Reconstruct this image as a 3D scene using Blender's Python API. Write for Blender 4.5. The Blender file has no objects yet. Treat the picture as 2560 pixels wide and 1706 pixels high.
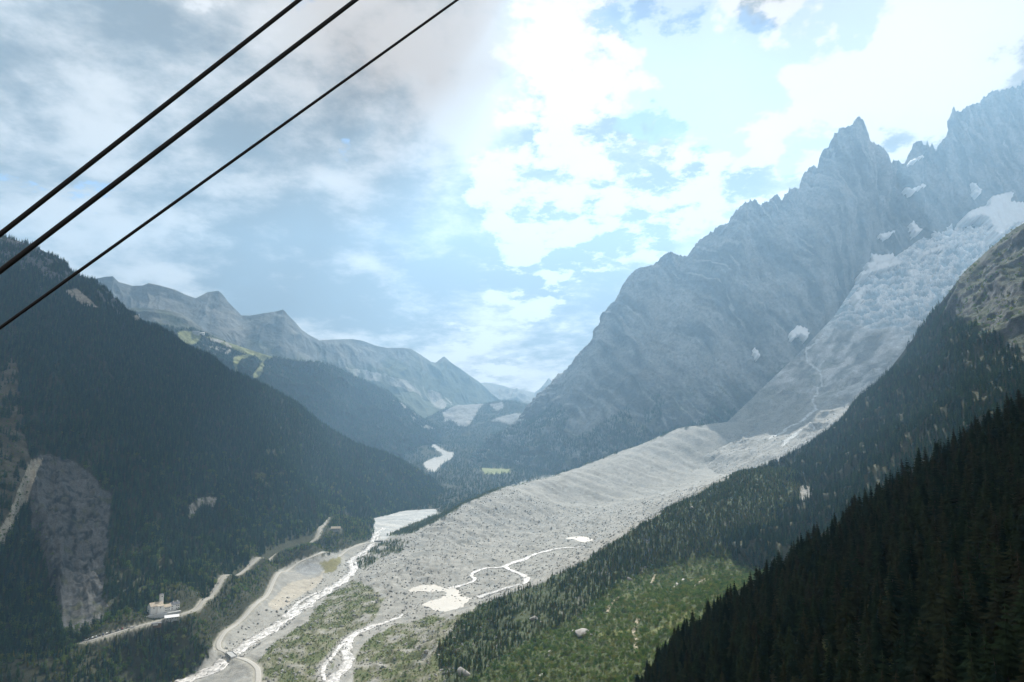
import bpy, bmesh, math, random
import numpy as np
from mathutils import Vector, Matrix
from mathutils.bvhtree import BVHTree

random.seed(7)
RNG = np.random.default_rng(7)
SC = bpy.context.scene
COL = SC.collection

# ------------------------------------------------------------------ camera
F, CX, CY = 1707.0, 1280.0, 853.0        # photograph pixels (2560 x 1706), 24 mm lens
PITCH = math.radians(7.41)
CAM_H = 330.0                            # metres above the river in the valley
cp, sp_ = math.cos(PITCH), math.sin(PITCH)
cam_d = bpy.data.cameras.new('camera')
cam_d.lens = 24.0
cam_d.sensor_width = 36.0
cam_d.clip_start = 0.5
cam_d.clip_end = 60000
cam = bpy.data.objects.new('camera', cam_d)
COL.objects.link(cam)
cam.location = (0, 0, CAM_H)
cam.rotation_euler = (math.pi / 2 + PITCH, 0, 0)
SC.camera = cam

# ------------------------------------------------------------------ light
SUN_AZ, SUN_EL = math.radians(13.0), math.radians(45.5)   # azimuth clockwise from +Y
SDIR = Vector((math.sin(SUN_AZ) * math.cos(SUN_EL), math.cos(SUN_AZ) * math.cos(SUN_EL), math.sin(SUN_EL)))
sun_d = bpy.data.lights.new('sun', 'SUN')
sun_d.energy = 5.0
sun_d.angle = math.radians(0.53)
sun_d.color = (1.0, 0.955, 0.88)
sun = bpy.data.objects.new('sun', sun_d)
COL.objects.link(sun)
sun.rotation_euler = SDIR.to_track_quat('Z', 'Y').to_euler()
sun.location = (0, 0, 3000)

SC.view_settings.view_transform = 'Standard'
SC.view_settings.look = 'None'
SC.view_settings.exposure = 0.86
SC.view_settings.gamma = 1.0
SC.view_settings.use_curve_mapping = False
SC.render.engine = 'CYCLES'
SC.cycles.use_denoising = True
SC.cycles.max_bounces = 6
SC.cycles.diffuse_bounces = 3
SC.cycles.transmission_bounces = 3
SC.cycles.transparent_max_bounces = 8
SC.cycles.volume_bounces = 1
SC.cycles.use_adaptive_sampling = False

# ------------------------------------------------------------------ helpers: pixels to places
def ray(px, py):
    """direction through a photograph pixel, scaled so that its forward (Y) part is 1"""
    xr = (np.asarray(px, float) - CX) / F
    yr = -(np.asarray(py, float) - CY) / F
    Y = cp - yr * sp_
    Z = sp_ + yr * cp
    return np.stack([xr / Y, np.ones_like(xr), Z / Y], -1)

def W(px, py, d):
    """the point at forward distance d on that line of sight"""
    return ray(px, py) * np.asarray(d, float)[..., None] + np.array([0, 0, CAM_H])

def near_far(d):
    """distances beyond the glacier foot, drawn together"""
    d = np.asarray(d, float)
    return np.where(d > 3300, 3300 + (d - 3300) * 0.62, d)

def G(px, py, z):
    """the point at height z on that line of sight"""
    r = ray(px, py)
    d = (np.asarray(z, float) - CAM_H) / r[..., 2]
    return r * d[..., None] + np.array([0, 0, CAM_H])

def proj(P):
    """world points to photograph pixels"""
    P = np.asarray(P, float)
    q = P - np.array([0, 0, CAM_H])
    fwd = q[..., 1] * cp + q[..., 2] * sp_
    up = -q[..., 1] * sp_ + q[..., 2] * cp
    fwd = np.where(fwd < 1, 1, fwd)
    return CX + F * q[..., 0] / fwd, CY - F * up / fwd

def smooth(a, b, x):
    t = np.clip((x - a) / (b - a), 0, 1)
    return t * t * (3 - 2 * t)

# ------------------------------------------------------------------ helpers: noise
_perm = np.random.default_rng(3).permutation(256)
_perm = np.concatenate([_perm, _perm, _perm])
_grad = np.random.default_rng(4).normal(size=(256, 3))
_grad /= np.linalg.norm(_grad, axis=1)[:, None]

_perm32 = _perm.astype(np.int32)
_g32 = _grad.astype(np.float32)
from concurrent.futures import ThreadPoolExecutor
_POOL = ThreadPoolExecutor(4)
def perlin(p):
    p = np.asarray(p)
    sh = p.shape[:-1]
    p = p.reshape(-1, 3)
    if len(p) <= 16384:
        return _perlin(p).reshape(sh)
    return np.concatenate(list(_POOL.map(_perlin, [p[k:k + 16384] for k in range(0, len(p), 16384)]))).reshape(sh)

def _perlin(p):
    fl = np.floor(p)
    f = (p - fl).astype(np.float32)
    i = fl.astype(np.int32) & 255
    fx, fy, fz = f[:, 0].copy(), f[:, 1].copy(), f[:, 2].copy()
    ux, uy, uz = (t * t * t * (t * (t * 6 - 15) + 10) for t in (fx, fy, fz))
    ix, iy, iz = i[:, 0], i[:, 1], i[:, 2]
    out = np.zeros(len(p), np.float32)
    for dx in (0, 1):
        wx = ux if dx else 1 - ux
        ax = _perm32[ix + dx] + iy
        gx = fx - dx
        for dy in (0, 1):
            wy = wx * (uy if dy else 1 - uy)
            ay = _perm32[ax + dy] + iz
            gy = fy - dy
            for dz in (0, 1):
                g = _g32[_perm32[ay + dz]]
                out += wy * (uz if dz else 1 - uz) * (g[:, 0] * gx + g[:, 1] * gy + g[:, 2] * (fz - dz))
    return out * 1.55

def fbm(p, octv=4, gain=0.5, lac=2.07):
    p = np.asarray(p, float)
    a, s, out = 1.0, 0.0, 0
    for k in range(octv):
        out = out + a * perlin(p + 17.3 * k)
        s += a
        a *= gain
        p = p * lac
    return out / s

def ridged(p, octv=5, gain=0.5, lac=2.1):
    """0..1, sharp crests"""
    p = np.asarray(p, float)
    a, s, out, w = 1.0, 0.0, 0, 1.0
    for k in range(octv):
        n = 1 - np.abs(perlin(p + 11.7 * k)) * 1.6
        n = np.clip(n, 0, 1) ** 2
        out = out + a * n * w
        w = np.clip(n * 1.6, 0, 1)
        s += a
        a *= gain
        p = p * lac
    return out / s

def inpoly(px, py, poly):
    poly = np.asarray(poly, float)
    px = np.asarray(px); py = np.asarray(py)
    r = np.zeros(px.shape, bool)
    n = len(poly)
    for k in range(n):
        x0, y0 = poly[k]; x1, y1 = poly[(k + 1) % n]
        if y0 == y1:
            continue
        c = ((y0 > py) != (y1 > py)) & (px < (x1 - x0) * (py - y0) / (y1 - y0) + x0)
        r ^= c
    return r

# ------------------------------------------------------------------ helpers: meshes
def mesh_np(name, V, faces, smooth_=True):
    """V (n,3); faces (m,3) or (m,4) array"""
    me = bpy.data.meshes.new(name)
    V = np.ascontiguousarray(V, dtype=np.float32)
    faces = np.ascontiguousarray(faces, dtype=np.int32)
    m, k = faces.shape
    me.vertices.add(len(V))
    me.vertices.foreach_set('co', V.ravel())
    me.loops.add(m * k)
    me.loops.foreach_set('vertex_index', faces.ravel())
    me.polygons.add(m)
    me.polygons.foreach_set('loop_start', np.arange(0, m * k, k, dtype=np.int32))
    me.polygons.foreach_set('loop_total', np.full(m, k, dtype=np.int32))
    if smooth_:
        me.polygons.foreach_set('use_smooth', np.ones(m, dtype=bool))
    me.update(calc_edges=True)
    return me

def add_colour(me, rgb):
    at = me.color_attributes.new('albedo', 'FLOAT_COLOR', 'POINT')
    c = np.ones((len(rgb), 4), np.float32)
    c[:, :3] = rgb
    at.data.foreach_set('color', c.ravel())

def grid_faces(nr, nc):
    i = np.arange(nr * nc).reshape(nr, nc)
    return np.stack([i[:-1, :-1], i[:-1, 1:], i[1:, 1:], i[1:, :-1]], -1).reshape(-1, 4)

def link(me, name, mat=None, parent=None):
    o = bpy.data.objects.new(name, me)
    COL.objects.link(o)
    if mat is not None and me is not None and not me.materials:
        me.materials.append(mat)
    if parent is not None:
        o.parent = parent
    return o

def tag(o, label=None, cat=None, group=None, kind=None):
    if label: o['label'] = label
    if cat: o['category'] = cat
    if group: o['group'] = group
    if kind: o['kind'] = kind
    return o

def empty(name, loc=(0, 0, 0), rz=0):
    o = bpy.data.objects.new(name, None)
    o.location = loc
    o.rotation_euler = (0, 0, rz)
    COL.objects.link(o)
    return o

# ------------------------------------------------------------------ materials
def new_mat(name):
    m = bpy.data.materials.new(name)
    m.use_nodes = True
    nt = m.node_tree
    nt.nodes.clear()
    return m, nt

def nd(nt, typ, **kw):
    n = nt.nodes.new(typ)
    for k, v in kw.items():
        if k == 'inp':
            for kk, vv in v.items():
                n.inputs[kk].default_value = vv
        else:
            setattr(n, k, v)
    return n

def terrain_mat(name, scales=(0.9, 0.12), contrast=(0.45, 0.3), bump=(0.8, 2.5), rough=0.95, strength=0.8):
    """vertex albedo x fine and coarse procedural variation, with relief in metres"""
    m, nt = new_mat(name)
    L = nt.links.new
    out = nd(nt, 'ShaderNodeOutputMaterial')
    b = nd(nt, 'ShaderNodeBsdfPrincipled', inp={'Roughness': rough})
    if 'Specular IOR Level' in b.inputs: b.inputs['Specular IOR Level'].default_value = 0.15
    at = nd(nt, 'ShaderNodeVertexColor', layer_name='albedo')
    tc = nd(nt, 'ShaderNodeTexCoord')
    n1 = nd(nt, 'ShaderNodeTexNoise', inp={'Scale': scales[0], 'Detail': 5.0, 'Roughness': 0.65})
    n2 = nd(nt, 'ShaderNodeTexNoise', inp={'Scale': scales[1], 'Detail': 6.0, 'Roughness': 0.6})
    L(tc.outputs['Object'], n1.inputs['Vector']); L(tc.outputs['Object'], n2.inputs['Vector'])
    r1 = nd(nt, 'ShaderNodeMapRange', inp={'From Min': 0.3, 'From Max': 0.7, 'To Min': 1 - contrast[0], 'To Max': 1 + contrast[0]})
    r2 = nd(nt, 'ShaderNodeMapRange', inp={'From Min': 0.3, 'From Max': 0.7, 'To Min': 1 - contrast[1], 'To Max': 1 + contrast[1]})
    L(n1.outputs['Fac'], r1.inputs['Value']); L(n2.outputs['Fac'], r2.inputs['Value'])
    mu = nd(nt, 'ShaderNodeMath', operation='MULTIPLY')
    L(r1.outputs[0], mu.inputs[0]); L(r2.outputs[0], mu.inputs[1])
    vm = nd(nt, 'ShaderNodeVectorMath', operation='SCALE')
    L(at.outputs['Color'], vm.inputs[0]); L(mu.outputs[0], vm.inputs['Scale'])
    L(vm.outputs[0], b.inputs['Base Color'])
    b1 = nd(nt, 'ShaderNodeBump', inp={'Strength': strength, 'Distance': bump[0]})
    b2 = nd(nt, 'ShaderNodeBump', inp={'Strength': strength, 'Distance': bump[1]})
    L(n2.outputs['Fac'], b2.inputs['Height']); L(n1.outputs['Fac'], b1.inputs['Height'])
    L(b2.outputs[0], b1.inputs['Normal']); L(b1.outputs[0], b.inputs['Normal'])
    L(b.outputs[0], out.inputs['Surface'])
    return m

def plain_mat(name, col, rough=0.8, noise=0.0, scale=2.0, metal=0.0, bump=0.0):
    m, nt = new_mat(name)
    L = nt.links.new
    out = nd(nt, 'ShaderNodeOutputMaterial')
    b = nd(nt, 'ShaderNodeBsdfPrincipled', inp={'Roughness': rough, 'Metallic': metal, 'Base Color': (*col, 1)})
    if noise:
        tc = nd(nt, 'ShaderNodeTexCoord')
        n = nd(nt, 'ShaderNodeTexNoise', inp={'Scale': scale, 'Detail': 6.0, 'Roughness': 0.65})
        r = nd(nt, 'ShaderNodeMapRange', inp={'From Min': 0.3, 'From Max': 0.7, 'To Min': 1 - noise, 'To Max': 1 + noise})
        vm = nd(nt, 'ShaderNodeVectorMath', operation='SCALE')
        vm.inputs[0].default_value = col
        L(tc.outputs['Object'], n.inputs['Vector']); L(n.outputs['Fac'], r.inputs['Value'])
        L(r.outputs[0], vm.inputs['Scale']); L(vm.outputs[0], b.inputs['Base Color'])
        if bump:
            bb = nd(nt, 'ShaderNodeBump', inp={'Strength': 1.0, 'Distance': bump})
            L(n.outputs['Fac'], bb.inputs['Height']); L(bb.outputs[0], b.inputs['Normal'])
    L(b.outputs[0], out.inputs['Surface'])
    return m

def leaf_mat(name, cols, trans=0.3, rough=0.7):
    """foliage whose hue differs from plant to plant"""
    m, nt = new_mat(name)
    L = nt.links.new
    out = nd(nt, 'ShaderNodeOutputMaterial')
    oi = nd(nt, 'ShaderNodeObjectInfo')
    cr = nd(nt, 'ShaderNodeValToRGB')
    el = cr.color_ramp.elements
    while len(el) < len(cols):
        el.new(0.5)
    for k, c in enumerate(cols):
        el[k].position = k / (len(cols) - 1)
        el[k].color = (*c, 1)
    L(oi.outputs['Random'], cr.inputs['Fac'])
    tc = nd(nt, 'ShaderNodeTexCoord')
    no = nd(nt, 'ShaderNodeTexNoise', inp={'Scale': 9.0, 'Detail': 3.0})
    L(tc.outputs['Object'], no.inputs['Vector'])
    r = nd(nt, 'ShaderNodeMapRange', inp={'From Min': 0.3, 'From Max': 0.7, 'To Min': 0.65, 'To Max': 1.35})
    L(no.outputs['Fac'], r.inputs['Value'])
    vm = nd(nt, 'ShaderNodeVectorMath', operation='SCALE')
    L(cr.outputs[0], vm.inputs[0]); L(r.outputs[0], vm.inputs['Scale'])
    d = nd(nt, 'ShaderNodeBsdfDiffuse', inp={'Roughness': 0.5})
    t = nd(nt, 'ShaderNodeBsdfTranslucent')
    mx = nd(nt, 'ShaderNodeMixShader', inp={'Fac': trans})
    L(vm.outputs[0], d.inputs['Color']); L(vm.outputs[0], t.inputs['Color'])
    L(d.outputs[0], mx.inputs[1]); L(t.outputs[0], mx.inputs[2])
    L(mx.outputs[0], out.inputs['Surface'])
    return m

# ------------------------------------------------------------------ sky: broken cloud over a blue sky
OFF = (0.0, 0.0)
def build_world():
    w = bpy.data.worlds.new('World')
    SC.world = w
    w.use_nodes = True
    nt = w.node_tree
    nt.nodes.clear()
    L = nt.links.new

    def math_(op, a, b=None, c=None, clamp=False):
        n = nd(nt, 'ShaderNodeMath', operation=op, use_clamp=clamp)
        for k, v in enumerate((a, b, c)):
            if v is None: continue
            if isinstance(v, (int, float)): n.inputs[k].default_value = v
            else: L(v, n.inputs[k])
        return n.outputs[0]

    def vmath(op, a, b=None, s=None):
        n = nd(nt, 'ShaderNodeVectorMath', operation=op)
        for k, v in ((0, a), (1, b)):
            if v is None: continue
            if isinstance(v, (tuple, list)): n.inputs[k].default_value = v
            else: L(v, n.inputs[k])
        if s is not None:
            if isinstance(s, (int, float)): n.inputs['Scale'].default_value = s
            else: L(s, n.inputs['Scale'])
        return n

    def rng(v, a, b, lo=0.0, hi=1.0, kind='SMOOTHSTEP'):
        n = nd(nt, 'ShaderNodeMapRange', interpolation_type=kind, inp={'From Min': a, 'From Max': b, 'To Min': lo, 'To Max': hi})
        L(v, n.inputs['Value'])
        return n.outputs[0]

    def noise(vec, scale, detail=6, rough=0.55, col=False, dist=0.0):
        n = nd(nt, 'ShaderNodeTexNoise', noise_dimensions='3D' if col else '2D', inp={'Scale': scale, 'Detail': detail, 'Roughness': rough, 'Distortion': dist})
        L(vec, n.inputs['Vector'])
        return n.outputs['Color' if col else 'Fac']

    def mixc(f, a, b):
        n = nd(nt, 'ShaderNodeMix', data_type='RGBA')
        for k, v in (('Factor', f), ('A', a), ('B', b)):
            s = [i for i in n.inputs if i.name == k and i.type == ('VALUE' if k == 'Factor' else 'RGBA')][0]
            if isinstance(v, (int, float)): s.default_value = v
            elif isinstance(v, tuple): s.default_value = (*v, 1)
            else: L(v, s)
        return [o for o in n.outputs if o.type == 'RGBA'][0]

    tc = nd(nt, 'ShaderNodeTexCoord')
    D = tc.outputs['Generated']
    sep = nd(nt, 'ShaderNodeSeparateXYZ'); L(D, sep.inputs[0])
    zc = math_('ADD', math_('MAXIMUM', sep.outputs['Z'], 0.0), 0.22)
    qx = math_('DIVIDE', sep.outputs['X'], zc)
    qy = math_('DIVIDE', sep.outputs['Y'], zc)
    cq = nd(nt, 'ShaderNodeCombineXYZ'); L(math_('ADD', qx, OFF[0]), cq.inputs[0]); L(math_('ADD', qy, OFF[1]), cq.inputs[1])
    Q = cq.outputs[0]
    # ragged directions for the single cloud banks
    w1 = vmath('SUBTRACT', noise(D, 4.5, 3, 0.6, True), (0.5, 0.5, 0.5)).outputs[0]
    w2 = vmath('SUBTRACT', noise(D, 17.0, 3, 0.7, True), (0.5, 0.5, 0.5)).outputs[0]
    DW = vmath('ADD', D, vmath('SCALE', w1, s=0.24).outputs[0]).outputs[0]
    DW = vmath('ADD', DW, vmath('SCALE', w2, s=0.055).outputs[0]).outputs[0]
    DW = vmath('NORMALIZE', DW).outputs[0]

    def blobs(lst):
        tot = None
        for (px, py, r, wt) in lst:
            v = Vector(ray(px, py)).normalized()
            a = math.cos(r / F * 1.25)
            d = vmath('DOT_PRODUCT', DW, tuple(v)).outputs['Value']
            g = rng(d, a, 1.0 - 0.12 * (1 - a), 0.0, wt)
            tot = g if tot is None else math_('ADD', tot, g)
        return tot

    # dark bellies (-) and sunlit tops (+) of the cloud banks
    shade = blobs([
        (60, 60, 260, -.55), (240, 90, 180, -.25), (500, 150, 220, -.45), (980, 50, 300, .6), (1200, 110, 240, .4),
        (1010, 330, 240, -.5), (720, 500, 260, -.5), (900, 560, 260, -.55), (625, 625, 150, -.6), (1150, 620, 240, -.45),
        (1250, 360, 200, -.35), (60, 350, 200, -.4), (1000, 780, 200, -.3), (1280, 770, 200, -.3), (1420, 700, 180, -.3),
        (1150, 880, 120, -.25), (1520, 560, 190, -.45), (1330, 570, 180, -.45), (1740, 500, 150, -.45), (1600, 640, 120, -.35),
        (2470, 150, 160, -.5), (2300, 340, 110, -.4), (2540, 60, 120, -.35), (2080, 170, 110, -.2), (1400, 290, 120, -.5), (1620, 260, 90, -.3), (1560, 110, 80, -.3),
        (700, 700, 160, -.25), (880, 800, 140, -.2),
        (330, 250, 200, .5), (600, 60, 200, .5), (690, 350, 200, .55), (850, 410, 120, .5), (30, 250, 140, .5),
        (200, 400, 170, .4), (350, 520, 200, .35), (150, 560, 160, .35), (1060, 400, 110, .4), (520, 640, 130, .3),
        (1350, 480, 130, .5), (1460, 130, 150, .5), (1600, 420, 150, .45), (1320, 690, 130, .5), (1030, 900, 100, .35),
        (1200, 930, 140, .5), (1950, 520, 170, .5), (1850, 130, 160, .5), (2200, 260, 160, .5), (2350, 240, 120, .4),
        (2050, 300, 140, .5), (2300, 80, 160, .3), (780, 850, 110, .4), (650, 755, 120, .3), (1800, 640, 150, .4)])
    holes = blobs([
        (1720, 290, 120, .6), (1840, 210, 130, .5), (1680, 130, 110, .42), (1560, 60, 90, .35), (1900, 110, 80, .3), (2155, 40, 60, .5), (2390, 35, 60, .5),
        (1990, 385, 60, .5), (850, 398, 26, .35), (75, 500, 30, .3), (750, 8, 60, .45), (2060, 90, 80, .4), (180, 530, 50, .35)])
    big = noise(Q, 1.7, 6, 0.58, dist=0.35)
    fine = noise(Q, 6.0, 9, 0.62)
    s = math_('ADD', math_('MULTIPLY', shade, 0.46), math_('MULTIPLY', math_('SUBTRACT', big, 0.5), 2.7))
    s = math_('ADD', s, math_('MULTIPLY', math_('SUBTRACT', fine, 0.5), 2.0))
    s = math_('ADD', s, 0.05)
    # how near the sun
    c = vmath('DOT_PRODUCT', D, tuple(SDIR)).outputs['Value']
    near = rng(c, math.cos(math.radians(44)), math.cos(math.radians(13)), 0.0, 1.0)
    s = math_('ADD', s, math_('MULTIPLY', near, 0.05))
    t = rng(s, -0.58, 0.55, 0.0, 1.0)
    white_far, white_sun = (0.49, 0.455, 0.42), (0.44, 0.37, 0.315)
    grey_far, grey_sun = (0.125, 0.115, 0.105), (0.12, 0.095, 0.075)
    cloud = mixc(t, mixc(near, grey_far, grey_sun), mixc(near, white_far, white_sun))
    # bright billows with crisp edges
    puffs = blobs([(1470, 130, 210, .5), (1350, 470, 190, .45), (1880, 60, 230, .5), (1960, 430, 220, .5), (1660, 430, 190, .45), (2150, 210, 230, .5),
                   (1320, 690, 130, .35), (2360, 100, 190, .4), (1200, 920, 130, .3), (560, 40, 170, .2), (1740, 160, 150, .4)])
    pf = math_('ADD', puffs, math_('MULTIPLY', math_('SUBTRACT', fine, 0.5), 2.4))
    pf = math_('ADD', pf, math_('MULTIPLY', math_('SUBTRACT', big, 0.5), 0.8))
    puff = math_('MULTIPLY', rng(pf, 0.26, 0.54), rng(puffs, 0.02, 0.2, 0.0, 0.9))
    cloud = mixc(puff, cloud, mixc(near, (0.52, 0.495, 0.47), (0.60, 0.52, 0.455)))
    # crisp cloud edges around the openings
    h = math_('ADD', holes, math_('MULTIPLY', math_('SUBTRACT', fine, 0.5), -2.6))
    h = math_('ADD', h, math_('MULTIPLY', math_('SUBTRACT', big, 0.5), -1.0))
    hole = math_('MULTIPLY', math_('MULTIPLY', rng(h, 0.34, 0.66), rng(holes, 0.04, 0.3)), rng(near, 0.0, 1.0, 0.85, 0.5))
    sky = nd(nt, 'ShaderNodeTexSky', sky_type='NISHITA', sun_disc=False, sun_elevation=SUN_EL,
             sun_rotation=SUN_AZ, altitude=1700.0, air_density=1.0, dust_density=0.1, ozone_density=1.2)
    blue = sky.outputs[0]
    cl10 = vmath('SCALE', cloud, s=10.0).outputs[0]
    final = mixc(hole, cl10, blue)
    bg = nd(nt, 'ShaderNodeBackground', inp={'Strength': 0.1})
    L(final, bg.inputs['Color'])
    out = nd(nt, 'ShaderNodeOutputWorld')
    L(bg.outputs[0], out.inputs['Surface'])
    w.cycles.sampling_method = 'MANUAL'
    w.cycles.sample_map_resolution = 512

build_world()

# ------------------------------------------------------------------ terrain: lofts between lines of known place
def row(pts, n, lift=0.0):
    """a line of (pixel x, pixel y, forward distance) -> n world points; lift lowers it by metres (tree tops to ground)"""
    a = np.array(pts, float)
    a[:, 2] = near_far(a[:, 2])
    t = (a[:, 0] - a[0, 0]) / (a[-1, 0] - a[0, 0])
    u = np.linspace(0, 1, n)
    P = W(np.interp(u, t, a[:, 0]), np.interp(u, t, a[:, 1]), 1 / np.interp(u, t, 1 / a[:, 2]))
    P[:, 2] -= lift
    return P

def loft(rows, segs):
    """rows: list of (n,3); straight between rows, segs[i] steps each"""
    out = [rows[0][None]]
    for a, b, k in zip(rows[:-1], rows[1:], segs):
        t = (np.arange(1, k + 1) / k)[:, None, None]
        out.append(a[None] * (1 - t) + b[None] * t)
    return np.concatenate(out, 0)

def normals(P):
    du = np.gradient(P, axis=1)
    dv = np.gradient(P, axis=0)
    n = np.cross(du, dv)
    n /= np.linalg.norm(n, axis=-1, keepdims=True) + 1e-9
    n *= np.where(n[..., 2:3] < 0, -1, 1)
    return n

def blur(A, k, axis):
    for _ in range(k):
        B = np.concatenate([A.take([0], axis), A, A.take([-1], axis)], axis)
        n = A.shape[axis]
        A = (B.take(range(0, n), axis) + 2 * B.take(range(1, n + 1), axis) + B.take(range(2, n + 2), axis)) / 4
    return A

BVH = {}
GRID = {}
def terrain(name, P, rgb, mat, kind='structure', label=None, cat=None):
    nr, nc = P.shape[:2]
    f = grid_faces(nr, nc)
    me = mesh_np(name, P.reshape(-1, 3), f)
    add_colour(me, rgb.reshape(-1, 3))
    o = link(me, name, mat)
    tag(o, label, cat, kind=kind)
    GRID[name] = P
    return o

def bvh(name):
    if name not in BVH:
        P = GRID[name]
        BVH[name] = BVHTree.FromPolygons(P.reshape(-1, 3).tolist(), grid_faces(*P.shape[:2]).tolist())
    return BVH[name]

def cast(px, py, names):
    """first place a line of sight meets these terrains"""
    r = ray(px, py)
    d = Vector(r).normalized()
    best = None
    for n in names:
        h = bvh(n).ray_cast(Vector((0, 0, CAM_H)), d, 40000)
        if h[0] is not None and (best is None or h[3] < best[3]):
            best = h
    return best

def drop(x, y, names):
    best = None
    for n in names:
        h = bvh(n).ray_cast(Vector((x, y, 6000)), Vector((0, 0, -1)), 9000)
        if h[0] is not None and (best is None or h[0].z > best):
            best = h[0].z
    return best

def mixrgb(a, b, t):
    a = np.asarray(a, float); b = np.asarray(b, float)
    return a + (b - a) * np.asarray(t)[..., None]

_WARP = {}
def region(P, poly, ragged=6.0, freq=0.02):
    """ragged-edged area of a terrain, outlined where it is seen"""
    key = (id(P), freq)
    if key not in _WARP:
        if len(_WARP) > 6: _WARP.clear()
        _WARP[key] = (P, *proj(P), fbm(P * freq, 3), fbm(P * freq + 50, 3))
    _, px, py, wx, wy = _WARP[key]
    poly = np.asarray(poly, float)
    lo = poly.min(0) - ragged * 1.5; hi = poly.max(0) + ragged * 1.5
    m = (px > lo[0]) & (px < hi[0]) & (py > lo[1]) & (py < hi[1])
    out = np.zeros(px.shape, bool)
    out[m] = inpoly(px[m] + ragged * wx[m], py[m] + ragged * wy[m], poly)
    return out

ROCK = np.array([0.16, 0.165, 0.165]); ROCK2 = np.array([0.24, 0.24, 0.235])
SOIL = np.array([0.07, 0.066, 0.045]); GRASS = np.array([0.105, 0.115, 0.045]); DUFF = np.array([0.04, 0.042, 0.024])
GRAVEL = np.array([0.285, 0.278, 0.252]); SCREE = np.array([0.33, 0.325, 0.31])

M_rock = terrain_mat('rock_face', (0.06, 0.012), (0.3, 0.22), (5.0, 14.0))
M_ground = terrain_mat('valley_ground', (0.7, 0.08), (0.22, 0.2), (0.6, 2.0))
M_forest_floor = terrain_mat('forest_floor', (0.35, 0.05), (0.4, 0.3), (1.0, 3.0))

# ---- the rock massif with its needles -------------------------------------------------
sil_massif = [(1380, 1000, 5600), (1406, 948, 5500), (1423, 923, 5450), (1455, 888, 5350), (1477, 862, 5300), (1497, 840, 5200), (1512, 811, 5150),
 (1528, 786, 5100), (1541, 757, 5050), (1556, 713, 5000), (1574, 688, 4950), (1588, 675, 4900), (1610, 667, 4900), (1632, 664, 4900), (1650, 648, 4900), (1668, 632, 4880), (1676, 630, 4880),
 (1690, 637, 4870), (1719, 642, 4860), (1741, 609, 4850), (1770, 586, 4800), (1795, 566, 4780), (1820, 560, 4750), (1832, 538, 4720), (1848, 518, 4700), (1860, 508, 4700), (1880, 501, 4700), (1893, 502, 4700),
 (1901, 515, 4700), (1912, 506, 4700), (1917, 499, 4700), (1922, 505, 4700), (1926, 497, 4700), (1935, 493, 4700), (1943, 488, 4700), (1953, 500, 4700), (1964, 484, 4710), (1976, 472, 4720), (1988, 471, 4720), (1999, 475, 4720),
 (2003, 458, 4730), (2006, 445, 4730), (2013, 430, 4740), (2024, 420, 4740), (2032, 414, 4740), (2044, 422, 4750), (2049, 399, 4760), (2056, 378, 4760), (2064, 374, 4770), (2072, 370, 4770), (2080, 348, 4780), (2089, 332, 4780),
 (2096, 325, 4790), (2104, 317, 4790), (2112, 323, 4790), (2125, 317, 4800), (2137, 302, 4800), (2144, 292, 4800), (2151, 293, 4800), (2157, 300, 4800), (2163, 314, 4800), (2168, 326, 4800), (2175, 351, 4810), (2184, 356, 4810), (2195, 361, 4820), (2211, 371, 4830),
 (2221, 386, 4850), (2228, 405, 4900), (2236, 400, 4950), (2241, 399, 5000), (2247, 405, 5050), (2252, 407, 5080), (2258, 412, 5100), (2268, 405, 5110), (2273, 388, 5120), (2278, 372, 5120), (2285, 360, 5120), (2291, 352, 5130), (2296, 357, 5130), (2304, 353, 5130), (2309, 366, 5130),
 (2314, 366, 5140), (2318, 350, 5140), (2322, 366, 5150), (2327, 366, 5150), (2331, 361, 5160), (2336, 374, 5160), (2341, 381, 5170), (2346, 368, 5180), (2351, 359, 5180), (2364, 342, 5200), (2370, 330, 5220), (2377, 322, 5240), (2379, 300, 5250), (2381, 276, 5250), (2386, 269, 5250), (2390, 279, 5260),
 (2394, 276, 5260), (2398, 280, 5260), (2404, 275, 5270), (2424, 265, 5300), (2450, 258, 5350), (2453, 251, 5350), (2457, 246, 5360), (2480, 228, 5400), (2507, 226, 5450), (2543, 216, 5500), (2560, 203, 5550), (2700, 190, 5700), (2900, 260, 5900)]
base_massif = [(1090, 1182, 4700), (1250, 1185, 4400), (1330, 1190, 4150), (1450, 1178, 3900), (1600, 1135, 3720), (1750, 1090, 3660), (1880, 1040, 3680), (2000, 955, 3800), (2150, 820, 4250), (2300, 735, 4600), (2500, 640, 4850), (2900, 560, 5000)]
NU = 860
r1 = row(sil_massif, NU)
_s = np.stack([np.arange(NU) / 7.0, np.zeros(NU), np.zeros(NU)], -1)
r1[:, 2] += (ridged(_s, 3) - 0.45) * 26 * smooth(1480, 1900, np.linspace(1380, 2900, NU)) + (ridged(_s * 3 + 4, 2) - .45) * 9
r2 = row(base_massif, NU)
mid = r1 * 0.62 + r2 * 0.38
mid[:, 2] -= 70 * np.sin(np.linspace(0, 1, NU) * math.pi)
low = r1 * 0.25 + r2 * 0.75
low[:, 2] -= 60 * np.sin(np.linspace(0, 1, NU) * math.pi)
back = r1 + np.array([120, 700, -900])
foot = r2 + np.array([0, -120, -160])
P = loft([back, r1, mid, low, r2, foot], [24, 110, 110, 75, 12])
# keep needles on the crest but blur them away down the face
v = np.arange(P.shape[0])
Pb = blur(P, 60, 1)
kf = np.clip((np.abs(v - 24) - 3) / 26.0, 0, 1)[:, None, None]
P = P * (1 - kf) + Pb * kf
N = normals(P)
face = np.clip((v - 24) / 18.0, 0.0, 1)[:, None] * (v >= 24)[:, None] + (v < 24)[:, None] * 0.2
px0, py0 = proj(P)
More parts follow.
